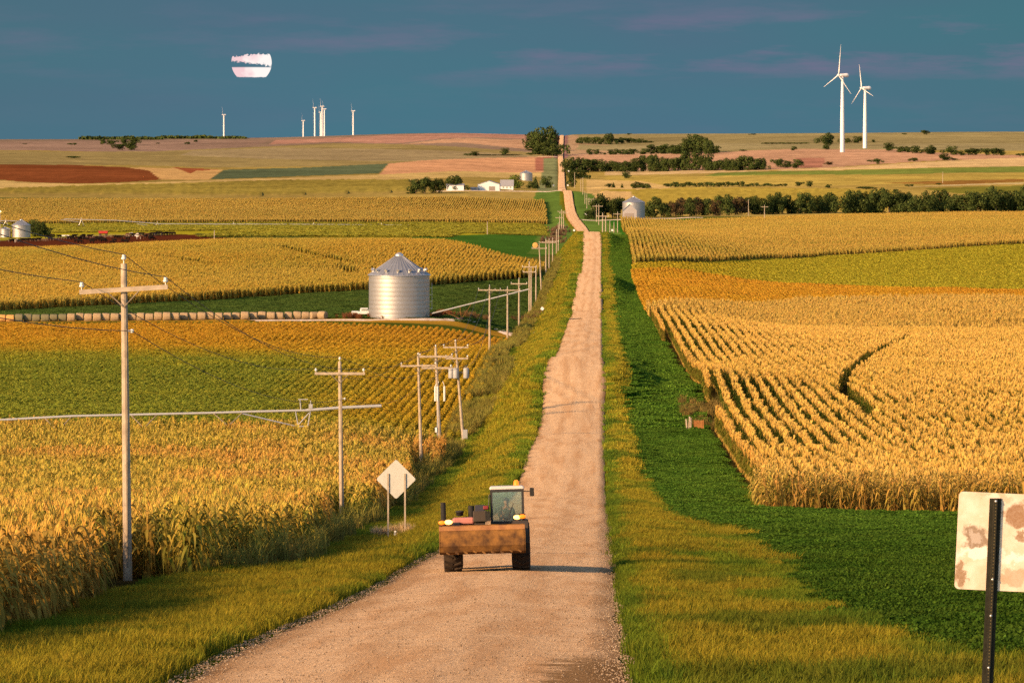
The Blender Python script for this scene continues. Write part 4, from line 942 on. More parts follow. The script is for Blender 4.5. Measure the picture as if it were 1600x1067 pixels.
def tree_meshes(kind, seed, pal):
    """unit tree: 10 m tall"""
    r = np.random.default_rng(seed)
    if kind == 'round': lobes = [((r.normal(0, 1.9), r.normal(0, 1.9), r.uniform(1.2, 8.2)), r.uniform(1.5, 2.6)) for _ in range(13)]+[((0, 0, 5.4), 3.3)]; ls, nn = .62, 1700
    elif kind == 'tall': lobes = [((r.normal(0, 1.0), r.normal(0, 1.0), z), r.uniform(1.2, 1.9)) for z in np.linspace(1.0, 8.8, 11)]; ls, nn = .6, 1200
    elif kind == 'cedar': lobes = [((r.normal(0, .25), r.normal(0, .25), z), 2.6*(1-z/11.5)) for z in np.linspace(1.0, 9.2, 10)]; ls, nn = .5, 1200
    elif kind == 'bush': lobes = [((r.uniform(-6, 6), r.uniform(-2, 2), r.uniform(2.5, 6.5)), r.uniform(2.2, 3.6)) for _ in range(10)]; ls, nn = 1.0, 1000
    else: lobes = [((r.normal(0, 3.2), r.normal(0, 2.5), r.uniform(1.3, 7.6)), r.uniform(1.8, 3.0)) for _ in range(17)]; ls, nn = .66, 2400
    w = np.array([l[1]**2 for l in lobes]); w = w/w.sum(); ch = r.choice(len(lobes), nn, p=w)
    c = np.array([l[0] for l in lobes])[ch]; rad = np.array([l[1] for l in lobes])[ch]
    d = r.normal(0, 1, (nn, 3)); d /= np.linalg.norm(d, axis=1)[:, None]; rr = rad*r.uniform(.45, 1.08, nn)**.6
    p = c+d*rr[:, None]*np.array((1, 1, .85)); p[:, 2] = np.clip(p[:, 2], .25, 10.2)
    nrm = d+r.normal(0, .55, (nn, 3)); nrm /= np.linalg.norm(nrm, axis=1)[:, None]
    a = np.cross(nrm, r.normal(0, 1, (nn, 3))); a /= np.linalg.norm(a, axis=1)[:, None]; b = np.cross(nrm, a)
    s = ls*r.uniform(.5, 1.15, (nn, 1))
    V = np.stack([p-a*s*.5-b*s*.35, p+a*s*.4-b*s*.5, p+a*s*.55+b*s*.3, p-a*s*.3+b*s*.55], 1).reshape(-1, 3)
    Fc = np.arange(nn*4).reshape(-1, 4); bri = np.repeat(r.uniform(.65, 1.3, nn), 4)
    crown = np_mesh('crown', V, Fc, [TM[pal]], False, link=False, attrs={'bri': ('FLOAT', 'POINT', bri)})
    tb = MB(); tb.tube((0, 0, -.6), (r.normal(0, .15), 0, 4.2), .30, .17, 8)
    for l in lobes[:5]: tb.tube((0, 0, r.uniform(1.8, 3.4)), np.array(l[0])*.92, .14, .05, 5)
    trunk = tb.build('trunk', M_BARK, link=False)
    return crown, trunk
PT = {}
for pal in TM:
    for kind, ns in (('round', 3), ('tall', 2), ('cedar', 1), ('bush', 3), ('wide', 2)):
        PT[(kind, pal)] = [tree_meshes(kind, ord(kind[0])+i*13+len(kind)*31, pal) for i in range(ns)] if pal == 'dark' or kind in ('round', 'bush', 'wide') else None
WK = {'round': 6.6, 'tall': 4.6, 'cedar': 5.0, 'bush': 16.0, 'wide': 12.0}
TCNT = 0
def tree(u, v, hpx, wpx, label, kind='round', pal='dark', name='tree', cat='tree', group=None, back=0.0):
    global TCNT
    x, y = P(u, v); y += back; x = (u-VP)/F*y if back else x; z = float(gz(x, y)); s = y/F; h = hpx*s*1.12; w = wpx*s*1.05
    TCNT += 1; rr = random.Random(TCNT)
    cr, tr = rr.choice(PT[(kind, pal)] or PT[('round', pal)])
    t = empty(name, (x, y, z), 0 if kind in ('bush', 'wide') else rr.uniform(0, 6.28)); tag(t, label, cat, group)
    sc_ = (w/WK[kind], w/WK[kind] if kind != 'bush' else max(h/10, w/WK[kind]*.6), h/9.6)
    for src in (cr, tr):
        c = src.copy(); COL.objects.link(c); c.parent = t; c.scale = sc_
    return t
def row_trees(pts, label, group, kind='round', pal='dark', name='tree', cat='tree', back=0.0):
    for i, p in enumerate(pts):
        u, v, h, w = p[:4]; k = p[4] if len(p) > 4 else kind; pl = p[5] if len(p) > 5 else pal
        tree(u, v, h, w, label.replace('#', ordn(i)), k, pl, name, cat, group, back)
for i, (u, v, h, w, k, lab) in enumerate([
    (853, 242, 42, 44, 'wide', 'largest distant tree, domed crown left of the road on the skyline'), (838, 236, 29, 26, 'round', 'tree merging with the left side of the largest skyline tree'),
    (849, 243.5, 20, 26, 'round', 'lower tree in front of the largest skyline tree'), (869.5, 244, 19, 18, 'round', 'small dark tree at the roadside right of the largest skyline tree'),
    (790, 242.3, 9.5, 10.5, 'round', 'lone round tree on the hedge left of the big skyline tree'), (741, 243.7, 6.2, 10, 'round', 'small tree at the left part of the thin skyline hedge'), (730.5, 244, 4.6, 13, 'bush', 'low shrub at the left end of the thin skyline hedge'), (829, 242.8, 4, 15, 'bush', 'reddish low shrub left of the big skyline tree')]):
    tree(u, v, h, w, lab, k, cat='tree')
tree(765, 243, 1.8, 92, 'thin dark hedge line across the far left hillside', 'bush', name='hedge', cat='hedge')
row_trees([(649.5, 303, 20, 16), (663.6, 303, 25, 16), (677, 302.5, 21, 18), (687, 302, 22, 13)], '# from the left of the four dark trees west of the farmstead', 'dark trees west of the farmstead')
for a in [(637.5, 303.6, 3.4, 7, 'bush', 'dark', 'tiny bush at the left foot of the farm trees'), (710.5, 298, 23, 26, 'wide', 'dark', 'spreading dark tree in front of the white farm shed'), (731, 296, 3, 9, 'bush', 'dark', 'low bush right of the white farm shed'),
          (805.5, 294.5, 18, 18, 'round', 'green', 'bright green tree between the farmhouse and the farm bin'), (836.5, 295, 17, 13, 'cedar', 'dark', 'dark pointed tree right of the farm bin'), (829.5, 295, 10, 9, 'round', 'dark', 'small round tree under the farm bin'), (852.5, 294, 16, 14, 'round', 'dark', 'round dark tree nearest the road at the farm entrance'),
          (894, 292.5, 21, 14, 'tall', 'dark', 'narrow dark tree on the right of the road by a pole'), (907, 280, 15, 19, 'round', 'dark', 'round tree right of the road below the upper treeline'), (918, 280.5, 7, 10, 'bush', 'dark', 'shrub beside the round tree right of the road'),
          (979, 278.5, 8.5, 12, 'round', 'dark', 'lone round bush in the pale field right of the road'), (952, 293.5, 6.5, 7, 'round', 'dark', 'left one of two small trees in the pale field'), (958.5, 293.5, 7.5, 7, 'cedar', 'dark', 'right one of two small trees in the pale field'), (972, 293.5, 6, 5, 'cedar', 'dark', 'small cedar left of the short shrub row'),
          (1161, 237, 3, 14, 'bush', 'dark', 'low bush on the pink field right of the rounded wood'), (1241, 235.7, 6, 7, 'round', 'dark', 'tiny tree left of the tall turbines'), (1291, 225.5, 17, 23, 'wide', 'dark', 'big round tree just left of the taller turbine'), (1291, 234, 9, 9, 'round', 'dark', 'small tree in front of the big tree by the taller turbine'),
          (1324, 223.8, 7.5, 9, 'round', 'dark', 'tree between the two tall turbines'), (1341.5, 223.5, 9, 12, 'round', 'dark', 'tree beside the right turbine tower'), (1365, 223, 4, 5, 'round', 'dark', 'tiny tree right of the shorter turbine'), (1390, 236, 11, 14, 'round', 'dark', 'round tree right of the turbines, left of the shrub row'),
          (1452, 241, 13, 21, 'wide', 'dark', 'wide tree at the right end of the shrub row by the turbines'), (1486, 242.5, 12, 15, 'round', 'dark', 'round tree between the two right-hand shrub rows'), (1476, 250.5, 9, 16, 'round', 'dark', 'tree standing lower than the right-hand shrub rows'), (1491, 250.5, 3.2, 12, 'bush', 'dark', 'low shrub beside the lower right tree'),
          (1361, 253.5, 4, 14, 'bush', 'dark', 'dark low shrub below the right turbine'), (1371, 257, 9, 9, 'round', 'dark', 'small dark tree below the right turbine'), (1427, 252.5, 6, 15, 'bush', 'dark', 'rounded shrub in the pink field at right'), (1296, 258, 5, 9, 'round', 'brown', 'brown bush in the pink field below the turbines'),
          (1594, 244.5, 5, 15, 'bush', 'dark', 'dark shrub cut by the right picture edge'), (1444, 211, 7, 9, 'round', 'dark', 'tree standing alone on the right skyline'), (1413, 211, 2.6, 9, 'bush', 'dark', 'low bush on the right skyline'), (983, 211, 2.4, 5, 'round', 'dark', 'tiny tree on the skyline right of the road'), (1176, 211, 2, 12, 'bush', 'dark', 'low dark shrubs on the middle of the right skyline'),
          (1354, 296.5, 5, 34, 'bush', 'dark', 'long low shrub clump above the right treeline'), (1420, 292, 4, 14, 'bush', 'dark', 'low shrub in the gold field right of the long clump'), (1467, 289.5, 3.5, 10, 'bush', 'dark', 'small shrub at the foot of the far bare pole'),
          (1249, 291.5, 7, 9, 'round', 'dark', 'first small tree past the end of the long shrub hedge'), (1264.5, 292, 8, 9, 'round', 'dark', 'second small tree past the end of the long shrub hedge'), (1294, 294, 5.5, 7, 'round', 'dark', 'last tiny tree past the long shrub hedge'),
          (945, 242, 3.2, 4, 'round', 'dark', 'tiny tree left of the short upper tree row'), (1008, 241.5, 8, 14, 'round', 'dark', 'tree at the left foot of the rounded wood')]:
    u, v, h, w, k, pl, lab = a; bush = k == 'bush'
    tree(u, v, h, w, lab, k, pl, name='shrub' if bush else 'tree', cat='shrub' if bush else 'tree')
rj = random.Random(5)
def line(u0, u1, step, vf, hf, wf, kinds=('round', 'tall', 'wide', 'round'), pals=('dark',), jv=.6):
    out = []; u = u0
    while u <= u1:
        k = rj.choice(kinds); pl = rj.choice(pals) if not callable(pals) else pals(u); h = hf(u)*rj.uniform(.8, 1.14); w = wf*rj.uniform(.85, 1.3)*(1.25 if k == 'wide' else .9)
        out.append((u, vf(u)+rj.uniform(-jv, jv), h, w, k if pl == 'dark' else 'round', pl)); u += step*rj.uniform(.75, 1.25)
    return out
row_trees(line(889, 1198, 9.2, lambda u: 269.5-.012*(u-884), lambda u: 19 if u < 930 else (16 if u < 980 else (23 if u < 1110 else 17)), 15), '# tree from the left in the long upper treeline right of the road', 'long upper treeline')
row_trees([(905, 225, 9, 9), (915, 225.5, 11, 11), (931, 225.5, 11, 12), (940, 225.8, 9, 9), (952, 225.8, 17, 16, 'wide'), (963, 225, 8, 9), (971, 224.5, 9, 10), (981, 224, 8, 10), (990, 224, 7, 9), (999, 223.8, 7, 8), (1007, 223.6, 4, 8), (1015, 223.4, 3, 8)], '# tree from the left in the small row nearest the skyline', 'tree row nearest the skyline')
row_trees([(921, 242, 8, 9), (932, 242, 8, 9)], '# of the two small trees beside the far road', 'two trees beside the far road')
row_trees([(955, 242, 7, 9), (963, 242, 8, 10), (972, 242, 8, 9), (981, 242, 8, 10), (989, 242, 9, 9)], '# tree from the left in the short row left of the rounded wood', 'short row left of the rounded wood')
row_trees(line(1019, 1119, 7.4, lambda u: 240.5, lambda u: 12+13*math.exp(-((u-1086)/24)**2) if u > 1030 else 12, 14), '# tree from the left in the rounded wood on the far hill', 'rounded wood on the far hill')
row_trees([(1215, 262, 13, 13), (1230.5, 262.5, 11, 11), (1247, 263, 12, 14)], '# of the three dark trees below the turbines', 'three dark trees below the turbines')
row_trees([(1407, 238.5, 9, 13), (1418, 238.5, 9, 12), (1430, 239.5, 10, 13)], '# of the joined trees right of the turbines', 'joined trees right of the turbines')
row_trees([(1502, 243, 6, 10), (1513, 243, 9, 12), (1525, 243, 11, 14), (1541, 243, 10, 12), (1552, 243, 11, 13), (1565, 243, 9, 10)], '# tree from the left in the far right shrub row', 'far right shrub row')
row_trees([(990, 294.5, 7, 9), (997, 294.5, 10, 10), (1005, 294.5, 8, 9), (1012, 294.5, 7, 8)], '# bush from the left in the short row in the gold field', 'short bush row in the gold field')
row_trees([(1043+i*11.2, 293-.10*i, 6.5+2.5*math.sin(i*1.7)**2-(.25*i if i > 10 else 0), 15, 'bush') for i in range(17)], '# shrub from the left in the long low hedge above the treeline', 'long low hedge', name='shrub', cat='shrub')
row_trees([(1196+i*9, 225.5, 2.6, 12, 'bush') for i in range(8)], '# low shrub from the left in the faint hedge before the turbines', 'faint hedge before the turbines', name='shrub', cat='shrub')
row_trees([(921, 343, 14, 12), (930, 342.5, 26, 15, 'tall'), (938, 342, 33, 17, 'tall'), (947, 341.5, 28, 16), (957, 341.5, 30, 18), (967, 341, 31, 17)], '# dark tree from the left in the grove left of the silver bin', 'grove left of the silver bin')
row_trees(line(1012, 1312, 9.6, lambda u: 339.5-.024*(u-1010), lambda u: 26 if u < 1240 else 25, 16, pals=lambda u: 'brown' if (1040 < u < 1165 and rj.random() < .6) else 'dark'), '# tree from the left in the dark treeline behind the silver bin', 'dark treeline right of the silver bin')
row_trees(line(1322, 1690, 13, lambda u: 333.5-.007*(u-1322), lambda u: 36 if u < 1400 else (30 if u < 1540 else 36), 24, kinds=('round', 'wide', 'wide')), '# large tree from the left in the thick wood at the right edge', 'thick wood at the right edge')
row_trees([(160.5, 226, 9, 8), (175, 227, 7.5, 12), (193, 226, 10, 10), (210, 227, 10, 11), (187, 235, 10, 15), (206.5, 234.5, 12, 14), (199, 232, 6, 6)], '# tree in the loose clump high on the far left hillside', 'loose clump on the far left hillside')
row_trees([(112, 227, 3.5, 15), (115, 248, 4, 24), (293, 226, 4, 9), (306, 222.5, 4, 6), (38, 226, 1.5, 8), (247, 225, 2, 6)], '# scattered low bush on the far left hillside', 'scattered bushes on the far left hillside', kind='bush', name='shrub', cat='shrub')
row_trees([(54, 369.5, 23, 17), (64, 369.5, 22, 18, 'wide'), (74, 369, 13, 10)], '# dark tree from the left beside the feedlot bin', 'dark trees beside the feedlot bin')
def distant_wood():
    r = np.random.default_rng(3); V = []
    for u in np.arange(128, 382, .9):
        x, y = P(u, 218.6 if u < 250 else 217.2); h = (2.6+2.2*vnoise(np.array([u/7.]), np.array([0.]))[0])*y/F*(1 if u < 330 else .6)
        for k in range(7):
            p = np.array((x+r.uniform(-5, 5), y+r.uniform(-15, 40), 0)); p[2] = float(gz(p[0], p[1]))+r.uniform(.2, 1)*h; s = r.uniform(1.2, 2.4)
            a = r.normal(0, 1, 3); a /= np.linalg.norm(a); b = np.cross(a, r.normal(0, 1, 3)); b /= np.linalg.norm(b)
            V += [p-a*s-b*s*.6, p+a*s-b*s, p+a*s+b*s*.7, p-a*s*.8+b*s]
    V = np.array(V); o = np_mesh('distant_wood', V, np.arange(len(V)).reshape(-1, 4), [TM['dark']], attrs={'bri': ('FLOAT', 'POINT', r.uniform(.7, 1.2, len(V)))})
    tag(o, 'thin dark wood along the far left skyline', 'wood', kind='stuff')
distant_wood()

# ------------------------------------------------------------------ wind turbines
M_TURB = mat('turbine_white', (.80, .76, .74), .45)
def blade_mesh(parent, ang, hub, L, w):
    n = 12; V = []; 
    for i in range(n+1):
        t = i/n; r_ = L*t; c = w*(.45+.75*math.sin(math.pi*min(1, t*2.6+.05))*1.0 if t < .2 else 1.15*(1-.86*t)); th = max(.10, c*.22*(1-t*.6)); tw = math.radians(14*(1-t))
        for sx, sy in ((-.35, 0), (0, .5), (.65, 0), (0, -.5)):
            lx, ly = sx*c, sy*th; V.append((lx*math.cos(tw)-ly*math.sin(tw), lx*math.sin(tw)+ly*math.cos(tw), r_))
    Fc = [(i*4+j, i*4+(j+1) % 4, (i+1)*4+(j+1) % 4, (i+1)*4+j) for i in range(n) for j in range(4)]
    V = np.array(V) @ np.array(Matrix.Rotation(ang, 3, 'Y')).T+np.array(hub)
    return np_mesh('blade', V, Fc, [M_TURB], True, parent=parent)
def turbine(u, v, vtop, D, label, yaw, ang, R0=2.4, R1=1.35, BL=None, ns=1.0, bw=1.9, group=None):
    x, y, z = place(u, v, D); H = top_h(x, y, z, vtop); t = empty('wind_turbine', (x, y, z), yaw); tag(t, label, 'wind turbine', group or 'wind turbines')
    b = MB(); b.lathe([(R0, -3), (R0*.93, H*.3), (R0*.8, H*.6), (R1, H)], (0, 0, 0), 20); b.build('tower', M_TURB, t, True)
    b = MB(); b.lathe([(0, -4.2*ns), (1.5*ns, -4*ns), (1.9*ns, -2*ns), (2.0*ns, 1*ns), (2.3*ns, 4*ns), (2.4*ns, 6.4*ns), (1.6*ns, 7.6*ns), (0, 7.8*ns)], (0, 0, H+1.5), 14, 'y'); b.build('nacelle', M_TURB, t, True)
    hub = (0, -5.4*ns, H+1.5); b = MB(); b.sph(hub, 1.5*ns, 12, (1, 1.3, 1)); b.build('hub', M_TURB, t, True)
    BL = BL or H*.41
    for k in range(3): blade_mesh(t, ang+k*2*math.pi/3, hub, BL, bw*ns)
    return t
turbine(1316, 238, 120, None, 'taller white wind turbine on the right, nearest the viewer', math.radians(-62), math.radians(8), R0=2.6)
turbine(1351.5, 232, 140, None, 'shorter white wind turbine just right of the tallest one', math.radians(-62), math.radians(-10), R0=2.6)
for u, vt, D, lab in ((350, 181, 8600, 'lone turbine above the thin wood at far left'), (474, 190, 9200, 'shortest far turbine, left of the turbine cluster'), (492, 170, 8200, 'left turbine of the tight far cluster'), (501, 177, 8900, 'slightly shorter turbine hidden in the middle of the far cluster'),
                      (503.5, 168, 8000, 'tallest turbine of the tight far cluster'), (507, 172, 8300, 'right turbine of the tight far cluster'), (552, 175, 8400, 'lone far turbine right of the cluster')):
    turbine(u, 214, vt, D, lab+' on the horizon', math.radians(-84), math.radians(184), R0=1.7, R1=1.1, ns=.55, bw=1.0, BL=30, group='turbines on the left horizon')
# ------------------------------------------------------------------ grain bins
def bin_mat(name, base):
    m = bpy.data.materials.new(name); m.use_nodes = True; T = NT(m.node_tree)
    tcn = T.n('ShaderNodeTexCoord'); s = T.n('ShaderNodeSeparateXYZ'); T.l(tcn.outputs['Object'], s.inputs[0])
    ang = T.m('ARCTAN2', s.outputs[1], s.outputs[0]); cmb = T.n('ShaderNodeCombineXYZ')
    T.l(T.m('MULTIPLY', ang, 5.8), cmb.inputs[0]); T.l(s.outputs[2], cmb.inputs[1])
    br = T.n('ShaderNodeTexBrick'); T.l(cmb.outputs[0], br.inputs['Vector']); br.inputs['Scale'].default_value = 1
    br.inputs['Brick Width'].default_value = 2.7; br.inputs['Row Height'].default_value = .81; br.inputs['Mortar Size'].default_value = .02; br.inputs['Mortar Smooth'].default_value = .6
    br.inputs['Color1'].default_value = (*base, 1); br.inputs['Color2'].default_value = (*[c*.95 for c in base], 1); br.inputs['Mortar'].default_value = (*[c*.85 for c in base], 1)
    n = T.noise(tcn.outputs['Object'], .8, 4, .6); c = T.mix(T.mapr(n, .3, .7, 0, .35), br.outputs[0], tuple(x*.75 for x in base))
    b = T.n('ShaderNodeBsdfPrincipled'); T.l(c, b.inputs['Base Color']); b.inputs['Metallic'].default_value = .65; b.inputs['Roughness'].default_value = .46
    wv = T.m('SINE', T.m('MULTIPLY', s.outputs[2], 60)); bp = T.n('ShaderNodeBump'); bp.inputs['Strength'].default_value = .04; bp.inputs['Distance'].default_value = .012; T.l(wv, bp.inputs['Height']); T.l(bp.outputs[0], b.inputs['Normal'])
    o = T.n('ShaderNodeOutputMaterial'); T.l(b.outputs[0], o.inputs[0]); return m
M_BIN = bin_mat('bin_wall_steel', (.44, .415, .40)); M_BROOF = mat('bin_roof_steel', (.30, .31, .34), .5, .5, noise=.12, nscale=1)
def make_bin(x, y, z, R, H, RH, label, ladder=True, vents=True):
    t = empty('grain_bin', (x, y, z)); tag(t, label, 'grain bin')
    pr = [(R, -.4)]
    nr = max(3, int(H/.81))
    for i in range(nr):
        z0 = H*i/nr; z1 = H*(i+1)/nr; pr += [(R, z0+.03), (R+.003, (z0+z1)/2), (R, z1-.03), (R-.004, z1)]
    b = MB(); b.lathe(pr, n=64); b.build('wall', M_BIN, t, True)
    n = 36; V = []; Rr = R+.18; r0 = .07*R+.3
    for i in range(n):
        for k, dz in ((0, .07), (.18, .0), (.82, .0)):
            a = 2*math.pi*(i+k)/n; V.append((Rr*math.cos(a), Rr*math.sin(a), H-.08+dz)); V.append((r0*math.cos(a), r0*math.sin(a), H+RH*.9+dz))
    m = 3*n; Fc = [(2*i, 2*((i+1) % m), 2*((i+1) % m)+1, 2*i+1) for i in range(m)]
    roof = np_mesh('roof', V, Fc, [M_BROOF], False, parent=t)
    b = MB(); b.lathe([(r0+.1, H+RH*.88), (r0+.12, H+RH*.95), (r0*.5, H+RH*1.04), (0, H+RH*1.06)], n=20); b.build('roof_cap', M_GALV, t, True)
    b = MB(); b.lathe([(R+.02, H-.12), (R+.22, H-.14), (R+.22, H-.02), (R+.02, H+.02)], n=48); b.build('eave_ring', M_GALV, t, True)
    if vents:
        for i in range(14):
            a = 2*math.pi*(i+.5)/14; rr = R*.86; zz = H+RH*.9*(1-(rr-r0)/(Rr-r0))
            c = np.array((rr*math.cos(a), rr*math.sin(a), zz)); o_ = np.array((math.cos(a), math.sin(a), 0))
            b = MB(); b.tube(c-(0, 0, .2), c+(0, 0, .38), .26, n=10); b.tube(c+(0, 0, .34), c+o_*.42+np.array((0, 0, .22)), .27, .29, 10); b.build('roof_vent', M_GALV, roof, True)
    if ladder:
        b = MB(); a = -.12
        for s in (-.22, .22): b.tube((R+.45, s, 1.6), (R+.45, s, H*.8), .04, n=6)
        for k in np.arange(1.8, H*.8, .45): b.tube((R+.45, -.22, k), (R+.45, .22, k), .025, n=5)
        for k in np.arange(1.8, H*.8, 1.3): b.box((R+.22, 0, k), (.5, .5, .05))
        b.build('ladder', M_GALV, t)
    return t
x, y = P(623, 497.5); D = y+5.9; X = (623.5-VP)/F*D; z = float(gz(X, D)); R = 47.5/F*D
z = float(gz(X, D-R))-.1
BIN = (X, D, z, R)
make_bin(X, D, z, R, top_h(X-0, D-R, z, 430.5), top_h(X, D, z, 396.5)-top_h(X, D-R, z, 430.5), 'big galvanised grain bin beside the driveway left of the road')
def pbin(u, vb, w, vw, va, lab, **kw):
    x, y = P(u, vb); R = w/2/F*y; y += R; x = (u-VP)/F*y; z = float(gz(x, y-R))-.1; H = top_h(x, y-R, z, vw); return make_bin(x, y, z, w/2/F*y, H, top_h(x, y, z, va)-H, lab, **kw)
pbin(990, 342, 35, 316.5, 307, 'tall silver bin with a small shed, before the dark treeline', vents=False, ladder=False)
pbin(31, 371, 29, 352, 343, 'silver bin at the far left beside the cattle yard', vents=False, ladder=False)
pbin(6, 371, 17, 358, 354.5, 'small weathered bin cut by the left picture edge', vents=False, ladder=False)
pbin(822, 282.5, 20, 271, 266.5, 'shiny bin standing above the farmhouse trees', vents=False, ladder=False)

# ------------------------------------------------------------------ farm buildings
M_ROOF = mat('grey_roof', (.34, .33, .34), .6, .2, noise=.1, nscale=.5); M_DOOR = mat('shed_door', (.30, .25, .22), .7, noise=.15, nscale=1); M_SIDING = mat('grey_siding', (.42, .38, .37), .6, .2, noise=.12, nscale=1)
def building(u, vb, w, vw, va, depth, lab, wall=M_WHITE, roof=M_ROOF, name='barn', cat='barn', rz=0.0, door=None, front=0, windows=0, D=None, ridge='y'):
    x, y = P(u, vb) if D is None else ((u-VP)/F*D, D); Wd = w/F*y; z = float(gz(x, y))-.2; H = top_h(x, y, z, vw); A = top_h(x, y+(depth/2 if ridge == 'x' else 0), z, va)
    t = empty(name, (x, y, z), rz); tag(t, lab, cat); h = Wd/2
    b = MB()
    if ridge == 'y':
        V = [(-h, 0, -.5), (h, 0, -.5), (h, 0, H), (0, 0, A), (-h, 0, H)]; V += [(a, depth, c) for a, _, c in V]
        b.add(V, [(0, 1, 2, 4), (5, 9, 7, 6), (0, 4, 9, 5), (1, 6, 7, 2)]); b.add(V, [(4, 2, 3), (9, 8, 7)]); b.build('wall', wall, t)
        o = .35; s = (A-H)/h; b = MB()
        for sg in (-1, 1):
            V = [(sg*(h+o), -o, H-s*o+.03), (0, -o, A+.03), (0, depth+o, A+.03), (sg*(h+o), depth+o, H-s*o+.03)]; V += [(p[0], p[1], p[2]+.18) for p in V]
            b.add(V, [(0, 1, 2, 3), (4, 7, 6, 5), (0, 4, 5, 1), (2, 6, 7, 3), (0, 3, 7, 4)])
        b.build('roof', roof, t)
    else:
        V = [(-h, 0, -.5), (-h, depth, -.5), (-h, depth, H), (-h, depth/2, A), (-h, 0, H)]; V += [(h, a, c) for _, a, c in V]
        b.add(V, [(0, 4, 2, 1), (5, 6, 7, 9), (0, 5, 9, 4), (1, 2, 7, 6)]); b.add(V, [(4, 3, 2), (9, 7, 8)]); b.build('wall', wall, t)
        o = .35; s = (A-H)/(depth/2); b = MB()
        for y0, sg in ((-o, 1), (depth+o, -1)):
            V = [(-h-o, y0, H-s*o+.03), (h+o, y0, H-s*o+.03), (h+o, depth/2, A+.03), (-h-o, depth/2, A+.03)]; V += [(p[0], p[1], p[2]+.18) for p in V]
            b.add(V, [(0, 1, 2, 3), (4, 7, 6, 5), (0, 4, 5, 1), (2, 6, 7, 3), (0, 3, 7, 4), (1, 5, 6, 2)])
        b.build('roof', roof, t)
    if door:
        dw, dh, dx = door; b = MB(); b.box((dx, -.05, dh/2), (dw, .1, dh)); 
        b.build('door', M_DOOR, t)
    for i in range(windows):
        b = MB(); b.box((-h+Wd*(i+.8)/(windows+.6), -.04, H*.55), (1.2, .08, 1.3)); b.build('window', M_GLASS, t)
    return t
building(763.5, 297.8, 34, 288.6, 283, 28, 'white gable barn in the middle of the distant farmstead', rz=math.radians(0), door=(4.5, 3.2, 2.5))
building(792, 296, 20, 290.5, 281.5, 9, 'farmhouse with grey roof right of the white barn', name='farmhouse', cat='house', windows=3, ridge='x')
building(711, 298.5, 27, 290, 287.5, 12, 'white shed half hidden by the spreading farm tree', name='shed', cat='shed', ridge='x', D=None)
building(741, 298, 11, 294.4, 293.4, 14, 'low grey lean-to left of the white barn', wall=M_SIDING, name='shed', cat='shed', ridge='x')
building(984, 343.2, 21.5, 329.3, 319.5, 8, 'small gabled shed with a big door in front of the tall silver bin', wall=M_SIDING, roof=M_GALV, name='shed', cat='shed', door=(5.6, 3.9, -.4))

# ------------------------------------------------------------------ around the big bin: auger, truck, bales
def auger():
    X, D, z, R = BIN; a = np.array((X+R+.3, D-2, float(gz(X+R+.3, D-2))+.9)); d = ray(826, 452); Y = D-3; tip = np.array((d[0]*Y, Y, CAMZ+d[2]*Y))
    t = empty('grain_auger', tuple(a)); tag(t, 'long inclined grain auger on wheels, right of the big grain bin', 'auger'); e = tip-a
    b = MB(); b.tube((0, 0, 0), e, .14, .13, 10); b.build('auger_tube', M_GREYP, t)
    b = MB(); b.tube((-.2, 0, -.3), tuple(e*.01), .3, .25, 8); b.build('intake_hopper', M_RUST, t)
    g = lambda q: float(gz(a[0]+q[0], a[1]+q[1]))-a[2]
    m_ = e*.30; b = MB()
    for sy in (-.9, .9):
        q = np.array((m_[0]+.3, sy, 0)); q[2] = g(q)+.45
        b.tube(m_, q, .06, n=6); b.tube(e*.12, q, .05, n=6); b.tube(e*.42, q, .05, n=6)
    b.build('undercarriage', M_RUST, t)
    for sy in (-1, 1):
        q = np.array((m_[0]+.3, sy, 0)); q[2] = g(q)+.45; b = MB(); b.lathe([(0, -.1), (.36, -.1), (.42, 0), (.36, .1), (0, .1)], q, 14, 'y'); b.build('wheel', M_DARK, t, True)
auger()
def pickup():
    x, y, z = place(568, 494.5); t = empty('pickup_truck', (x, y, z), math.radians(4)); tag(t, 'small white pickup parked at the left foot of the big grain bin', 'pickup truck')
    b = MB(); b.box((0, 0, .72), (4.6, 1.75, .5)); b.box((-1.6, 0, .98), (1.3, 1.7, .12)); b.build('body', M_WHITE, t, bevel=.06)
    b = MB(); b.box((.15, 0, 1.3), (1.7, 1.6, .68), taper=.82); b.build('cab', M_WHITE, t, bevel=.06)
    for q, dm in (((.15, -.79, 1.32), (1.15, .06, .4)), ((1.0, 0, 1.32), (.06, 1.3, .4)), ((-.7, 0, 1.32), (.06, 1.3, .4))):
        b = MB(); b.box(q, dm); b.build('window', M_GLASS, t)
    for sx in (-1.4, 1.4):
        for sy in (-.85, .85): b = MB(); b.lathe([(0, -.12), (.34, -.12), (.38, 0), (.34, .12), (0, .12)], (sx, sy, .38), 14, 'y'); b.build('wheel', M_DARK, t, True)
pickup()
M_HAY = mat('dry_hay', (.42, .30, .17), .95, nscale=5, col2=(.28, .19, .10), bump=.8); M_HAYO = mat('orange_hay', (.62, .34, .10), .95, nscale=5, col2=(.45, .24, .08), bump=.8); M_HAYD = mat('weathered_hay', (.20, .17, .09), .95, nscale=5, col2=(.14, .13, .07), bump=.8)
def bale(R, L, m):
    n = 26; V = []; r = random.Random(3)
    prof = [(0, -L/2), (R*.55, -L/2), (R*.95, -L/2+.03), (R, -L/2+.12), (R*1.01, 0), (R, L/2-.12), (R*.95, L/2-.03), (R*.55, L/2), (0, L/2)]
    b = MB(); b.lathe(prof, (0, 0, R*.93), n, 'x'); b.v[0] = b.v[0]+np.random.default_rng(2).normal(0, .02, b.v[0].shape); return b.build('hay_bale', m, smooth=True)
b0 = {}
us = np.linspace(3, 505, 38)
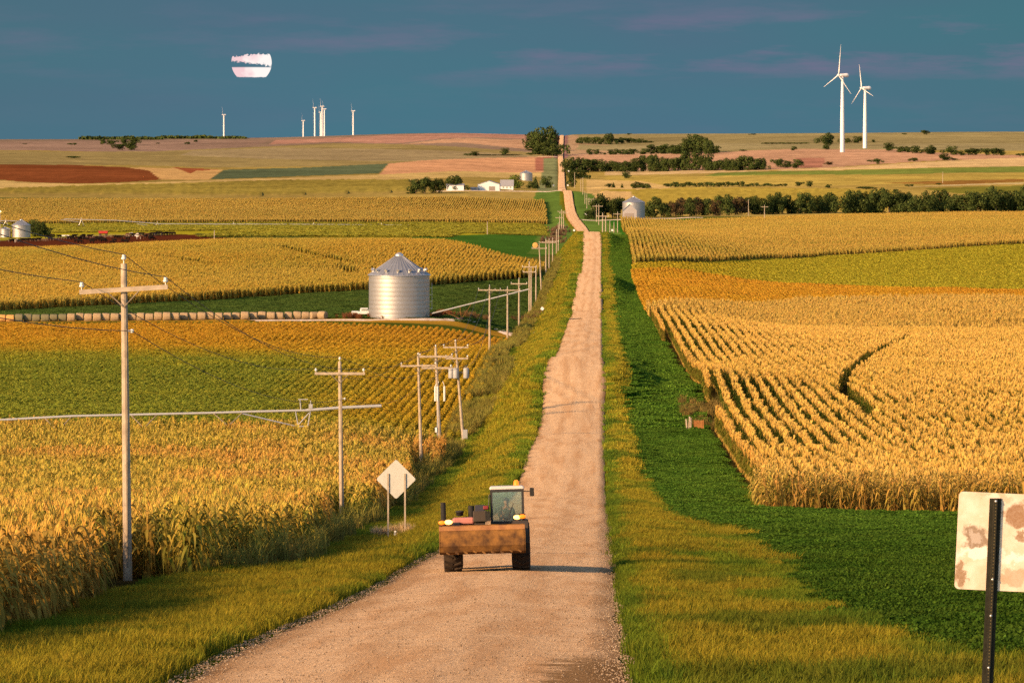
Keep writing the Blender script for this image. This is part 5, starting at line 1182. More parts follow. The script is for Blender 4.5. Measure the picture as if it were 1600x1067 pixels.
for i, u in enumerate(us):
    vb = 502.5-(u/500)*4.6+(.3 if i % 3 else 0); x, y, z = place(u, vb)
    m = M_HAYO if i < 2 else (M_HAYD if i < 8 else M_HAY); w = 12.6/F*y  # first two bales carry orange sunlight in their hay colour
    if m.name not in b0: o = b0[m.name] = bale(.74, w, m)
    else: o = b0[m.name].copy(); COL.objects.link(o)
    o.location = (x, y, z-.03); o.rotation_euler = (random.uniform(-.3, .3), random.uniform(-.03, .03), random.uniform(-.05, .05) if i < 36 else (.45 if i == 36 else -.5)); s = random.uniform(.93, 1.07); o.scale = (random.uniform(.94, 1.03), s, s)
    tag(o, f'{ordn(i)} round hay bale from the left in the long row before the green strip', 'hay bale', 'hay bales in a row')
x, y, z = place(837, 387.5); o = bale(.95*1.0, 1.5, M_HAYO); o.location = (x, y, z); o.rotation_euler = (0, 0, 1.35); o.scale = (1.1, 1.25, 1.25); tag(o, 'lone orange round bale in the green field left of the poles', 'hay bale')
def weedpatch(name, pxs, n, ta, tb, scl, label, sp=1.2):
    r = np.random.default_rng(n); A = []
    for (u, v) in pxs:
        x, y = P(u, v)
        for _ in range(n): A.append((x+r.normal(0, sp), y+r.normal(0, sp*1.5)))
    A = np.array(A); N_ = len(A); scatter(name, 'weed', A[:, 0], A[:, 1], jitter(np.tile(ta, (N_, 1)), .15, RR), jitter(np.tile(tb, (N_, 1)), .15, RR), label, 'weeds', scl=scl, szj=.3)
weedpatch('weeds', [(545, 497), (552, 496.5), (580, 497), (592, 497), (680, 495), (690, 493), (700, 493), (672, 496)], 12, AL(.36, .14, .06), AL(.16, .07, .03), .9, 'reddish brown weeds around the foot of the big grain bin')
weedpatch('weeds', [(820, 502), (828, 500), (833, 497), (838, 494), (735, 497), (745, 497)], 14, AL(.30, .17, .08), AL(.12, .08, .03), 1.0, 'brown scrub at the corner where the bin driveway meets the poles')
weedpatch('weeds', [(604, 842), (612, 838), (622, 836), (630, 838), (636, 840)], 7, AL(.55, .40, .22), AL(.45, .32, .16), .55, 'pale dry grass tuft around the feet of the diamond sign', .4)
weedpatch('weeds', [(870, 362), (868, 368), (874, 357), (866, 374), (862, 380)], 26, AL(.34, .2, .12), AL(.16, .10, .05), 1.8, 'brown thicket beside the poles at the distant crest', 2.2)

# ------------------------------------------------------------------ centre pivots
def near_pivot():
    D = 402; pt = lambda u, v, dd=0: np.array((ray(u, v)[0]*(D+dd), D+dd, CAMZ+ray(u, v)[2]*(D+dd)))
    o = pt(478, 640); t = empty('centre_pivot', (o[0], o[1], float(gz(o[0], o[1])))); tag(t, 'long irrigation pivot boom reaching in from the left over the near corn', 'irrigation pivot'); O = np.array(t.location)
    line_ = [(-140, 660), (0, 656), (112, 650), (200, 648), (330, 645), (395, 643), (478, 641), (530, 637), (596, 634)]
    b = MB(); b.path([pt(*q)-O for q in line_[:7]], .11, 8); b.path([pt(*q)-O for q in line_[6:]], .14, 8); b.build('pipe', M_GREYP, t)
    for (a, c) in ((69, 112), (-75, -30), (204, 246), (333, 380)):
        va = np.interp(a, [q[0] for q in line_], [q[1] for q in line_]); vc = np.interp(c, [q[0] for q in line_], [q[1] for q in line_]); m_ = (a+c)/2
        b = MB(); b.tube(pt(a, va)-O, pt(m_-3, va+18, -.6)-O, .05, n=6); b.tube(pt(c, vc)-O, pt(m_+3, va+18, -.6)-O, .05, n=6); b.build('truss_strut', M_WOODG, t)
    b = MB(); b.tube(pt(378, 646)-O, pt(463, 666)-O, .07, n=6); b.build('truss_rod', M_GALV, t)
    b = MB()
    for p, q in (((462, 643), (466, 666)), ((485, 643), (481, 666)), ((466, 666), (482, 666)), ((466, 664), (483, 645))): b.tube(pt(*p)-O, pt(*q)-O, .06, n=6)
    for q in ((466, 666), (481, 666)): f = pt(*q)-O; b.tube(f, (f[0], f[1], .9), .06, n=6)
    b.build('tower_frame', M_GREYP, t)
    for q in ((466, 666), (481, 666)): f = pt(*q)-O; b = MB(); b.lathe([(0, -.15), (.5, -.15), (.62, 0), (.5, .15), (0, .15)], (f[0], f[1], .55), 16, 'y'); b.build('wheel', M_DARK, t, True)
    b = MB(); p = pt(470, 640)-O; q = pt(469, 624)-O; b.tube(p, q, .06, n=6); b.tube(pt(466, 624)-O, pt(481, 624)-O, .05, n=6); p = pt(485.5, 637)-O; b.box(p+(0, 0, .15), (.35, .3, .4)); b.tube(p, p+(0, 0, .7), .05, n=6); b.build('control_box', M_GREYP, t)
near_pivot()
def far_pivot(pts, D, towers, lab):
    pt = lambda u, v: np.array((ray(u, v)[0]*D, D, CAMZ+ray(u, v)[2]*D)); o = pt(*pts[0]); t = empty('centre_pivot', (o[0], o[1], float(gz(o[0], o[1])))); tag(t, lab, 'irrigation pivot'); O = np.array(t.location)
    b = MB(); b.path([pt(*q)-O for q in pts], .22, 6); b.build('pipe', M_GALV, t)
    for u in towers:
        v = np.interp(u, [q[0] for q in pts], [q[1] for q in pts]); p = pt(u, v); g = float(gz(p[0], p[1])); b = MB()
        b.tube(p-O, np.array((p[0]-1.6, p[1], g+.6))-O, .12, n=6); b.tube(p-O, np.array((p[0]+1.6, p[1], g+.6))-O, .12, n=6); b.tube(np.array((p[0]-1.6, p[1], g+.6))-O, np.array((p[0]+1.6, p[1], g+.6))-O, .1, n=6)
        b.tube(p-O+(0, 0, 0), p-O+(0, 0, 1.2), .1, n=6); b.build('tower', M_GALV, t)
        b = MB(); b.tube(pt(u-32, v+.3)-O, pt(u-4, v+4)-O, .16, n=5); b.build('truss_rod', M_GALV, t)
        for s in (-1.6, 1.6): b = MB(); b.lathe([(0, -.2), (.6, -.2), (.7, 0), (.6, .2), (0, .2)], np.array((p[0]+s, p[1], g+.7))-O, 12, 'y'); b.build('wheel', M_DARK, t, True)
far_pivot([(100, 342.5), (180, 344.5), (250, 350), (400, 350.5), (520, 351), (640, 352)], 2440, (127, 246, 365, 490, 596), 'long thin irrigation pivot across the yellow-green field behind the cattle yard')
far_pivot([(-30, 347), (8, 345), (30, 346)], 2460, (9,), 'irrigation pivot end at the left picture edge behind the silver bin')

# ------------------------------------------------------------------ cattle yard
M_COWB = mat('black_coat', (.014, .010, .009), 1.0, spec=0.0); M_COWR = mat('brown_coat', (.12, .045, .02), .8); M_COWW = mat('white_coat', (.55, .48, .42), .8)
def cow_proto(m, graze):
    J = [(-.75, 0, 1.15, .30), (-.3, 0, 1.12, .36), (.3, 0, 1.10, .38), (.72, 0, 1.15, .30), (1.02, 0, 1.3 if not graze else 1.0, .17), (1.28, 0, 1.42 if not graze else .62, .15), (1.55, 0, 1.30 if not graze else .38, .10), (-.98, 0, 1.2, .10), (-1.05, 0, .75, .04)]
    E = [(0, 1), (1, 2), (2, 3), (3, 4), (4, 5), (5, 6), (0, 7), (7, 8)]
    for sx, root in ((-.7, 0), (.62, 3)):
        for sy in (-1, 1):
            k = len(J); J += [(sx, sy*.2, .85, .15), (sx+(.06 if sx < 0 else 0), sy*.22, .48, .075), (sx, sy*.22, .03, .06)]; E += [(root, k), (k, k+1), (k+1, k+2)]
    for sy in (-1, 1): k = len(J); z = J[5][2]; J.append((J[5][0]-.04, sy*.24, z+.08, .04)); E.append((5, k))
    return skin_mesh('cow', J, E, m)
def skin_mesh(name, J, E, m, root=1, sub=1, link=True):
    me = bpy.data.meshes.new(name); me.from_pydata([j[:3] for j in J], E, []); me.materials.append(m)
    o = bpy.data.objects.new(name, me)
    if link: COL.objects.link(o)
    me.skin_vertices.new(name='skin') if hasattr(me.skin_vertices, 'new') and len(me.skin_vertices) == 0 else None
    import bmesh
    if len(me.skin_vertices) == 0:
        bm = bmesh.new(); bm.from_mesh(me); bm.verts.layers.skin.verify(); bm.to_mesh(me); bm.free()
    for i, j in enumerate(J):
        r = j[3]; me.skin_vertices[0].data[i].radius = (r, r) if not isinstance(r, tuple) else r; me.skin_vertices[0].data[i].use_root = (i == root)
    md = o.modifiers.new('skin', 'SKIN'); md.use_smooth_shade = True
    s = o.modifiers.new('sub', 'SUBSURF'); s.levels = s.render_levels = sub
    return o
cows = {}
def add_cow(u, v, m, gz_, flip, lab, i):
    key = (m.name, gz_)
    if key in cows: o = cows[key].copy(); COL.objects.link(o)
    else: o = cows[key] = cow_proto(m, gz_)
    x, y, z = place(u, v); o.location = (x, y, z); o.rotation_euler = (0, 0, (math.pi if flip else 0)+random.uniform(-.7, .7)); s = random.uniform(1.05, 1.35); o.scale = (s, s, s)
    tag(o, lab, 'cow', 'cattle in the yard')
rc = random.Random(21); i = 0; ci = 0
spots = [(20+5.6*k+rc.uniform(-1.5, 1.5), 379.5-.35*k/2+rc.uniform(-.7, .7), 'row') for k in range(8)]+[(rc.uniform(72, 114), rc.uniform(372, 377), 'mid') for _ in range(7)]+[(rc.uniform(114, 200), rc.uniform(371.5, 382), 'mid') for _ in range(26)]+[(200+4.2*k, 370-.12*k+rc.uniform(-.4, .4), 'far') for k in range(18)]+[(rc.uniform(215, 240), rc.uniform(373, 376.5), 'mid') for _ in range(6)]
spots.sort()
for k, (u, v, grp) in enumerate(spots):
    m = M_COWB if rc.random() < .9 else (M_COWR if rc.random() < .5 else M_COWW)
    add_cow(u, v, m, rc.random() < .35, rc.random() < .5, f'{ordn(k)} {"black" if m is M_COWB else ("brown" if m is M_COWR else "white")} cow counting from the left in the cattle yard', k)
def wagon():
    x, y, z = place(161.5, 368.5); t = empty('farm_wagon', (x, y, z)); tag(t, 'red farm wagon standing behind the cattle', 'wagon'); M = mat('red_paint', (.45, .04, .03), .5, noise=.1)
    b = MB(); b.box((0, 0, 1.7), (4.0, 2.2, 1.2), taper=1.12); b.build('box', M, t, bevel=.05)
    b = MB(); b.box((0, 0, .95), (4.4, 1.2, .16)); b.tube((2.2, 0, .9), (3.4, 0, .7), .06, n=6); b.build('frame', M_DARK, t)
    for sx in (-1.4, 1.4):
        for sy in (-1, 1): b = MB(); b.lathe([(0, -.14), (.42, -.14), (.5, 0), (.42, .14), (0, .14)], (sx, sy, .5), 12, 'y'); b.build('wheel', M_DARK, t, True)
wagon()
def fence(pts, lab, h=1.3, sp=4.0, m=M_WOODG, rails=3):
    P3 = [place(u, v) for u, v in pts]; o = P3[0]; t = empty('yard_fence', o); tag(t, lab, 'fence'); O = np.array(o)
    pl = np.array([p[:2] for p in P3]); seg = np.r_[0, np.cumsum(np.hypot(*np.diff(pl, axis=0).T))]; n = max(2, int(seg[-1]/sp)); s = np.linspace(0, seg[-1], n)
    X = np.interp(s, seg, pl[:, 0]); Y = np.interp(s, seg, pl[:, 1]); Z = gz(X, Y)
    for i in range(n): b = MB(); b.tube(np.array((X[i], Y[i], Z[i]-.4))-O, np.array((X[i], Y[i], Z[i]+h))-O, .09, n=6); b.build('post', m, t)
    b = MB()
    for k in range(rails): b.path([np.array((X[i], Y[i], Z[i]+h*(.3+.32*k)))-O for i in range(n)], .05, 4)
    b.build('rails', m, t)
fence([(75, 376.5), (130, 371.5), (200, 371), (272, 367.5)], 'wooden rail fence behind the cattle')
fence([(0, 378), (40, 377), (72, 377)], 'short rail fence before the far left bins')
def bunk():
    x, y, z = place(99, 370.5); t = empty('feed_bunk', (x, y, z)); tag(t, 'long pale feed trough in the cattle yard', 'feed trough'); b = MB(); b.box((0, 0, .55), (5.5, .9, .14)); b.box((0, -.45, .75), (5.5, .08, .4)); b.box((0, .45, .75), (5.5, .08, .4)); b.build('trough', M_WHITE, t)
    for s in (-2.3, 0, 2.3): b = MB(); b.box((s, 0, .24), (.2, .8, .48)); b.build('leg', M_WOODG, t)
bunk()
def yardlight():
    x, y = P(1, 372); z = float(gz(x, y)); H = top_h(x, y, z, 331); t = empty('yard_light', (x, y, z)); tag(t, 'lit yard light on a pole at the left picture edge', 'yard light')
    b = MB(); b.tube((0, 0, -.3), (0, 0, H+.2), .13, .1, 8); b.build('pole', M_WOOD, t)
    b = MB(); b.tube((0, 0, H), (-.2, -.9, H+.3), .05, n=6); b.build('arm', M_GALV, t)
    b = MB(); b.sph((-.2, -.95, H+.1), .75, 12, (1, 1, .7)); b.build('lamp', mat('lamp_glow', (.9, .8, .5), emit=((1, .72, .22), 1.5)), t, True)
yardlight()

# ------------------------------------------------------------------ signs and markers
def sign_metal(cx, cz):
    m = bpy.data.materials.new('stained_aluminium'); m.use_nodes = True; T = NT(m.node_tree); tcn = T.n('ShaderNodeTexCoord'); oc = tcn.outputs['Object']
    nd = T.n('ShaderNodeTexNoise'); nd.inputs['Scale'].default_value = 7; nd.inputs['Detail'].default_value = 6; nd.inputs['Roughness'].default_value = .65; T.l(oc, nd.inputs['Vector'])
    dist = T.n('ShaderNodeVectorMath', operation='MULTIPLY_ADD'); T.l(nd.outputs['Color'], dist.inputs[0]); dist.inputs[1].default_value = (.30, 0, .30); T.l(oc, dist.inputs[2]); wv = dist.outputs[0]
    n2 = T.noise(oc, 40, 5, .75); n3 = T.noise(oc, 9, 5, .6)
    col = T.mix(T.mapr(n3, .35, .65), (.80, .70, .58), (.72, .55, .40))
    def blob(col, x, z, rx, rz, c, k, soft=.16):
        s = T.n('ShaderNodeVectorMath', operation='SUBTRACT'); T.l(wv, s.inputs[0]); s.inputs[1].default_value = (cx+x+.15, 0, cz+z+.15)
        q = T.n('ShaderNodeVectorMath', operation='MULTIPLY'); T.l(s.outputs[0], q.inputs[0]); q.inputs[1].default_value = (1/rx, 0, 1/rz)
        L = T.n('ShaderNodeVectorMath', operation='LENGTH'); T.l(q.outputs[0], L.inputs[0])
        f = T.m('MULTIPLY', T.mapr(L.outputs['Value'], 1+soft, 1-soft, 0, k), T.mapr(n2, .25, .6, .7, 1))
        return T.mix(f, col, c)
    col = blob(col, -.15, .02, .105, .085, (.26, .17, .11), .95); col = blob(col, -.17, .02, .05, .045, (.55, .45, .38), .8)
    col = blob(col, .16, .20, .10, .10, (.30, .15, .07), .95); col = blob(col, .20, .04, .08, .035, (.30, .16, .08), .9)
    col = blob(col, -.27, -.24, .05, .09, (.30, .17, .09), .95); col = blob(col, .12, -.27, .10, .06, (.46, .30, .19), .7)
    col = blob(col, -.12, -.09, .17, .03, (.86, .82, .76), .9); col = blob(col, .16, -.13, .15, .035, (.86, .82, .76), .9); col = blob(col, .0, .36, .12, .02, (.5, .35, .22), .5)
    col = T.mix(T.mapr(n2, .62, .72, 0, .6), col, (.25, .15, .09))
    b = T.n('ShaderNodeBsdfPrincipled'); T.l(col, b.inputs['Base Color']); b.inputs['Roughness'].default_value = .5; b.inputs['Metallic'].default_value = .2
    o = T.n('ShaderNodeOutputMaterial'); T.l(b.outputs[0], o.inputs[0]); return m
M_ALU = mat('plain_aluminium', (.50, .49, .43), .55, .2, nscale=3, col2=(.56, .54, .47)); M_POST = mat('green_channel_steel', (.035, .032, .02), .6, .4, noise=.4, nscale=20)
def rounded(w, h, r, n=5):
    out = []
    for cx, cy_, a0 in ((w/2-r, h/2-r, 0), (-w/2+r, h/2-r, 90), (-w/2+r, -h/2+r, 180), (w/2-r, -h/2+r, 270)):
        for k in range(n+1): a = math.radians(a0+90*k/n); out.append((cx+r*math.cos(a), cy_+r*math.sin(a)))
    return out
def plate(name, outline, th, m, par, rot=0.0, off=(0, 0, 0)):
    n = len(outline); c, s = math.cos(rot), math.sin(rot); V = []
    for y in (-th/2, th/2): V += [(x*c-z*s+off[0], y+off[1], x*s+z*c+off[2]) for x, z in outline]
    import bmesh
    me = bpy.data.meshes.new(name); me.from_pydata(V, [], [tuple(range(n)), tuple(range(2*n-1, n-1, -1))]+[(i, n+i, n+(i+1) % n, (i+1) % n) for i in range(n)]); me.materials.append(m)
    bm = bmesh.new(); bm.from_mesh(me); bmesh.ops.recalc_face_normals(bm, faces=bm.faces); bm.to_mesh(me); bm.free()
    o = bpy.data.objects.new(name, me); COL.objects.link(o); o.parent = par; return o
def right_sign():
    D = 32.7; sx = D/F; x = (1548-VP)*sx; z = float(gz(x, D)); t = empty('road_sign', (x, D, z)); tag(t, 'back of a stained rectangular road sign at the right edge, on a dark post', 'road sign')
    zt = float(z_of(x, D, 770)+CAMZ-z); hh = 153*sx; w = .61
    plate('sign_plate', rounded(w, hh, .035), .004, sign_metal((1557-1548)*sx+.005, zt-hh/2), t, rot=math.radians(-2.5), off=((1557-1548)*sx+.005, 0, zt-hh/2))
    zp = float(z_of(x, D, 778)+CAMZ-z); b = MB(); lx = .055; ln = math.tan(math.radians(2.2))
    for zz0, zz1 in ((-.8, zp),):
        a = np.array((-.035+.0, -.04, zz0)); 
        f = lambda zq: (zq-zp)*ln*1.0+.04
        V = []
        for zq in (zz0, zz1):
            for xx, yy in ((-.045, -.012), (-.02, -.012), (-.012, -.048), (.012, -.048), (.02, -.012), (.045, -.012), (.045, -.008), (-.045, -.008)): V.append((xx+f(zq), yy, zq))
        b.add(V, [(i, (i+1) % 8, 8+(i+1) % 8, 8+i) for i in range(8)])
    b.build('post', M_POST, t)
    b = MB()
    for zq in np.arange(.9, zp, .0254*1.0): b.box((f(zq), -.0492, zq), (.009, .001, .010))
    b.build('post_holes', mat('hole_edge', (.10, .075, .03), .8), t)
    b = MB()
    for zq in (zp-.02, zp-.62, zp-.90, zp-1.3): b.sph((f(zq), -.051, zq), .011, 8)
    b.build('bolts', M_GALV, t, True)
right_sign()
def diamond():
    x, y, z = place(619, 844); s = y/F; t = empty('road_sign', (x, y, z)); tag(t, 'back of a plain diamond road sign on two posts, left of the loader', 'road sign'); c = top_h(x, y, z, 748.5)
    plate('sign_plate', rounded(44.5*s, 44.5*s, 3.2*s), .006, M_ALU, t, rot=math.radians(45), off=(0, 0, c))
    for dx, vb in ((-12.5, 849), (14, 839)):
        b = MB(); b.box((dx*s, -.045, (c+9*s)/2-.25), (3.2*s*.8, .05, c+9*s+.5)); b.build('post', M_WOOD, t)
diamond()
def marker(u, v, vt, lab, w=.10):
    x, y, z = place(u, v); H = top_h(x, y, z, vt); t = empty('marker_post', (x, y, z)); tag(t, lab, 'marker post'); b = MB(); b.box((0, 0, H/2-.15), (w, .03, H+.3)); b.build('post', M_WHITE, t); b = MB(); b.box((0, -.02, H-.12), (w*.8, .01, .12)); b.build('reflector', M_GALV, t)
marker(617.5, 847, 829, 'slim white marker post between the legs of the diamond sign')
def small_sign(u, v, vt, lab, size=.76, rot=45, m=None, lean=0.0):
    x, y, z = place(u, v); H = top_h(x, y, z, vt); t = empty('road_sign', (x, y, z)); tag(t, lab, 'road sign'); t.rotation_euler = (0, lean, 0)
    b = MB(); b.box((0, 0, H/2-.1), (.14 if y > 600 else .08, .05, H+.2)); b.build('post', M_POST, t); plate('sign_plate', rounded(size, size, .08), .02, m or M_WHITE, t, rot=math.radians(rot), off=(0, -.06, H))
small_sign(850, 497, 482, 'small leaning square sign where the bin driveway meets the road', .62, 38, lean=-.18)
for u, v, vt, lab in ((916, 337.5, 334.5, 'white round-looking sign beside the distant road bend'), (923.8, 341, 337.5, 'tiny white sign before the grove by the silver bin'), (897, 364, 360, 'white sign at the left of the distant crest'), (956.6, 363.5, 359.8, 'white sign below the crossarm pole at the distant crest'),
                      (865, 294, 290, 'white sign left of the far road by the farm entrance'), (887.2, 293.5, 289.7, 'white sign right of the far road by the farm entrance'), (888.5, 271, 267.5, 'tiny white sign at the foot of the upper treeline')):
    small_sign(u, v, vt, lab, 1.25 if v < 345 else 1.0, 0 if 'round' not in lab else 45)
def culvert():
    x, y = P(1090, 664); y = 420; x = (1088-VP)/F*y; z = float(gz(x, y)); t = empty('culvert_headwall', (x, y, z)); tag(t, 'orange-brown plank headwall with pale posts beside the right corn', 'culvert headwall'); s = y/F
    M_PL = mat('orange_planks', (.42, .17, .05), .9, noise=.4, nscale=3); 
    b = MB()
    for i in range(7): b.box(((-3+i*2.35)*s, 0, 8*s+random.uniform(-1, 1)*s), (2.0*s, .12, 20*s))
    b.build('planks', M_PL, t)
    for dx, h, ln in ((-13, 20, .12), (-8, 22, .0), (-11, 24, -.05)): b = MB(); b.tube((dx*s+(.0), -.2, -.4), (dx*s-h*s*ln, -.2, h*s), .09, n=7); b.build('post', M_WOOD, t)
culvert()

# ------------------------------------------------------------------ loader on the road
def loader():
    D = 139.0; x = (755-VP)/F*D+.05; y = D; zl = float(gz(x-1.05, y)); zr = float(gz(x+1.2, y)); z = (zl+zr)/2+.03
    t = empty('loader', (x, y, z)); tag(t, 'telescopic loader with a rusty bucket and amber flashers driving up the gravel road', 'loader')
    slope = math.atan2(float(gz(x, y+3))-float(gz(x, y)), 3); t.rotation_euler = (slope, -math.atan2(zr-zl, 2.25), math.radians(1.5))
    Q = lambda cx: (cx-570)/269.; Z = lambda cyy: (955-cyy)/269.
    M_TY = mat('tyre_rubber', (.055, .035, .022), .95, noise=.4, nscale=9, bump=.6); M_RIM = mat('wheel_rim', (.30, .22, .12), .6, noise=.2)
    M_HOOD = mat('faded_red_hood', (.52, .20, .16), .5, noise=.2, nscale=3); M_BODY = mat('loader_frame', (.07, .05, .035), .7, noise=.3, nscale=3); M_CABR = mat('cab_roof', (.62, .56, .50), .5, noise=.1); M_FR = mat('cab_frame', (.035, .03, .028), .5)
    R = .74
    for nm, xs in (('wheel', (-1.03, 1.2)),):
        for wy in (0.15, 2.95):
            for xx in xs:
                b = MB(); w = .30
                b.lathe([(.40, -w), (.66, -w), (R, -w*.86), (R+.0, 0), (R, w*.86), (.66, w), (.40, w)], (xx, wy, R), 32, 'x')
                wh = b.build('wheel', M_TY, t, True)
                b = MB()
                for k in range(20):
                    for sd in (-1, 1):
                        a = 2*math.pi*(k+(.25 if sd > 0 else 0))/20; c = np.array((xx+sd*w*.48, wy+math.cos(a)*(R+.015), R+math.sin(a)*(R+.015)))
                        rt = Matrix.Rotation(a, 3, 'X') @ Matrix.Rotation(sd*.5, 3, 'Y') ; b.box(c, (w*.98, .05, .075), Matrix.Rotation(a-math.pi/2, 3, 'X') @ Matrix.Rotation(sd*.45, 3, 'Z'))
                b.build('tread', M_TY, wh)
                b = MB(); b.lathe([(0, -.12), (.22, -.12), (.40, -w*.9), (.40, w*.9), (.22, .12), (0, .12)], (xx, wy, R), 24, 'x'); b.build('rim', M_RIM, wh, True)
    b = MB(); b.box((0.08, 1.6, .92), (1.25, 4.0, .5)); b.box((.08, .15, .70), (1.7, .3, .3)); b.box((.08, 2.95, .70), (1.7, .3, .3)); b.build('chassis', M_BODY, t, bevel=.03)
    # bucket, rolled back: the worn bottom plate faces the camera
    xl, xr = Q(188), Q(925); prof = [(-1.62, Z(560)), (-1.70, 1.2), (-1.72, .86), (-1.60, .66), (-1.35, .58), (-1.0, .66), (-.78, .95), (-.74, Z(548))]
    th = .05; V = []; n = len(prof)
    inner = [(yy+.05 if yy < -1.3 else yy-.05, zz+(.04 if zz < 1.3 else 0)) for yy, zz in prof]
    for xx in (xl, xr): V += [(xx, a, c) for a, c in prof]+[(xx, a, c) for a, c in inner]
    b = MB(); m2 = 2*n
    Fq = []
    for i in range(n-1):
        Fq += [(i, i+1, m2+i+1, m2+i), (n+i, m2+n+i, m2+n+i+1, n+i+1)]
    Fq += [(0, m2, m2+n, n), (n-1, 2*n-1, m2+2*n-1, m2+n-1)]
    b.add(V, Fq); bk = b.build('bucket', M_RUST, t)
    for xx in (xl, xr):
        b = MB(); V = [(xx+s_*.025, a, c) for s_ in (-1, 1) for a, c in prof]; b.v.append(np.array(V)); b.n = len(V)
        import bmesh
        me = bpy.data.meshes.new('side_plate'); me.from_pydata(V, [], [tuple(range(n)), tuple(range(2*n-1, n-1, -1))]+[(i, n+i, n+(i+1) % n, (i+1) % n) for i in range(n)]); me.materials.append(M_RUST)
        o = bpy.data.objects.new('side_plate', me); COL.objects.link(o); o.parent = bk
    b = MB(); b.box(((xl+xr)/2, -1.64, Z(572)), (xr-xl+.04, .07, .15)); b.build('cutting_edge', mat('worn_edge', (.42, .20, .07), .7, .1, nscale=3, col2=(.28, .12, .05)), bk, bevel=.01)
    b = MB(); r_ = random.Random(4)
    for i in range(9): b.box((xl+.25+i*.29, -1.69+.02*r_.random(), .62+.05*r_.random()), (.12, .05, .05), Matrix.Rotation(.5, 3, 'Y'))
    b.build('wear_ribs', M_RUST, bk)
    for fx in (-1.03, 1.2):
        b = MB()
        for k in range(7):
            a = math.pi*(.12+.76*k/6); c = (fx, .15-math.cos(a)*(R+.10), R+math.sin(a)*(R+.10)); b.box(c, (.5, .36, .03), Matrix.Rotation(math.pi/2-a, 3, 'X'))
        b.build('mudguard', M_BODY, t)
    # boom
    b = MB(); b.box((Q(535), 1.35, 1.62), (.34, 3.6, .34), Matrix.Rotation(.18, 3, 'X')); b.build('boom', M_BODY, t, bevel=.03)
    b = MB(); b.tube((Q(520), -.75, 1.0), (Q(535), .1, 1.45), .12, n=8); b.tube((Q(470), -.7, .9), (Q(470), .6, .9), .06, n=8); b.tube((Q(600), -.7, .9), (Q(600), .6, .9), .06, n=8); b.build('linkage', M_BODY, t)
    b = MB(); b.box((Q(540), .2, Z(478)), (.46, .5, .36)); b.box((Q(590), .3, Z(405)), (.16, .3, .14)); b.build('boom_head', M_BODY, t, bevel=.03)
    b = MB()
    for k in range(5): b.tube((Q(590+k*9), -.1, Z(520)), (Q(590+k*9), -.1, Z(435)), .018, n=6)
    b.build('hoses', M_DARK, t)
    b = MB(); b.box((Q(592), .1, Z(402)), (.17, .12, .12)); b.build('red_valve', mat('dark_red', (.22, .03, .03), .5), t, bevel=.02)
    # engine side
    b = MB(); b.box((Q(390), 1.7, 1.33), (.78, 2.6, .72)); b.box((Q(392), .5, Z(515)), (.70, .6, .22)); b.build('engine_hood', M_HOOD, t, bevel=.06)
    b = MB(); c = (Q(360), .55, Z(475)); b.tube(c, (c[0], c[1], Z(455)), .05, n=8); b.lathe([(0, 0), (.12, 0), (.12, .10), (.14, .10), (.14, .15), (.05, .17), (0, .17)], (c[0], c[1], Z(470)), 14); b.build('air_cleaner', M_DARK, t, True)
    b = MB(); b.tube((Q(215), .9, 1.3), (Q(215), .9, Z(352)), .085, .085, 12); b.build('exhaust_stack', M_DARK, t, True)
    b = MB(); b.tube((Q(462), .7, 1.5), (Q(462), .7, Z(385)), .09, .10, 12); b.build('intake_stack', M_DARK, t, True)
    b = MB(); b.box((Q(215), .85, 1.35), (.28, .7, .12)); b.build('side_step', M_BODY, t)
    # cab
    cl, cr_, zb, zt = Q(632), Q(932), Z(540), Z(262); yb, yf = 2.05, .65
    b = MB()
    for xx in (cl+.04, cr_-.04):
        for yy in (yf, yb): b.box((xx, yy, (zb+zt)/2), (.075, .075, zt-zb))
    for zz in (zb, zt): 
        for yy in (yf, yb): b.box(((cl+cr_)/2, yy, zz), (cr_-cl, .08, .08))
        for xx in (cl+.04, cr_-.04): b.box((xx, (yf+yb)/2, zz), (.08, yb-yf, .08))
    b.build('cab_frame', M_FR, t)
    b = MB(); b.box(((cl+cr_)/2, (yf+yb)/2, zt+.10), (cr_-cl+.06, yb-yf+.2, .12), taper=.94); b.build('cab_roof', M_CABR, t, bevel=.055)
    b = MB(); b.path([(cl-.02, yf-.05, zb+.1), (cl-.06, yf-.12, (zb+zt)/2), (cl-.02, yf-.05, zt-.1)], .018, 6); b.build('handrail', M_FR, t)
    b = MB(); b.tube(((cl+cr_)/2, yf-.035, zb+.08), ((cl+cr_)/2+.2, yf-.035, zb+.62), .012, n=5); b.build('wiper', M_FR, t)
    b = MB(); b.box(((cl+cr_)/2, (yf+yb)/2, 1.2), (cr_-cl, yb-yf, .66)); b.build('cab_body', M_BODY, t, bevel=.03)
    gm = bpy.data.materials.new('cab_glass'); gm.use_nodes = True; T = NT(gm.node_tree); tr = T.n('ShaderNodeBsdfTransparent'); tr.inputs[0].default_value = (.86, .9, .84, 1); gl = T.n('ShaderNodeBsdfGlossy'); gl.inputs['Roughness'].default_value = .08; mx = T.n('ShaderNodeMixShader'); mx.inputs[0].default_value = .16; T.l(tr.outputs[0], mx.inputs[1]); T.l(gl.outputs[0], mx.inputs[2]); oo = T.n('ShaderNodeOutputMaterial'); T.l(mx.outputs[0], oo.inputs[0])
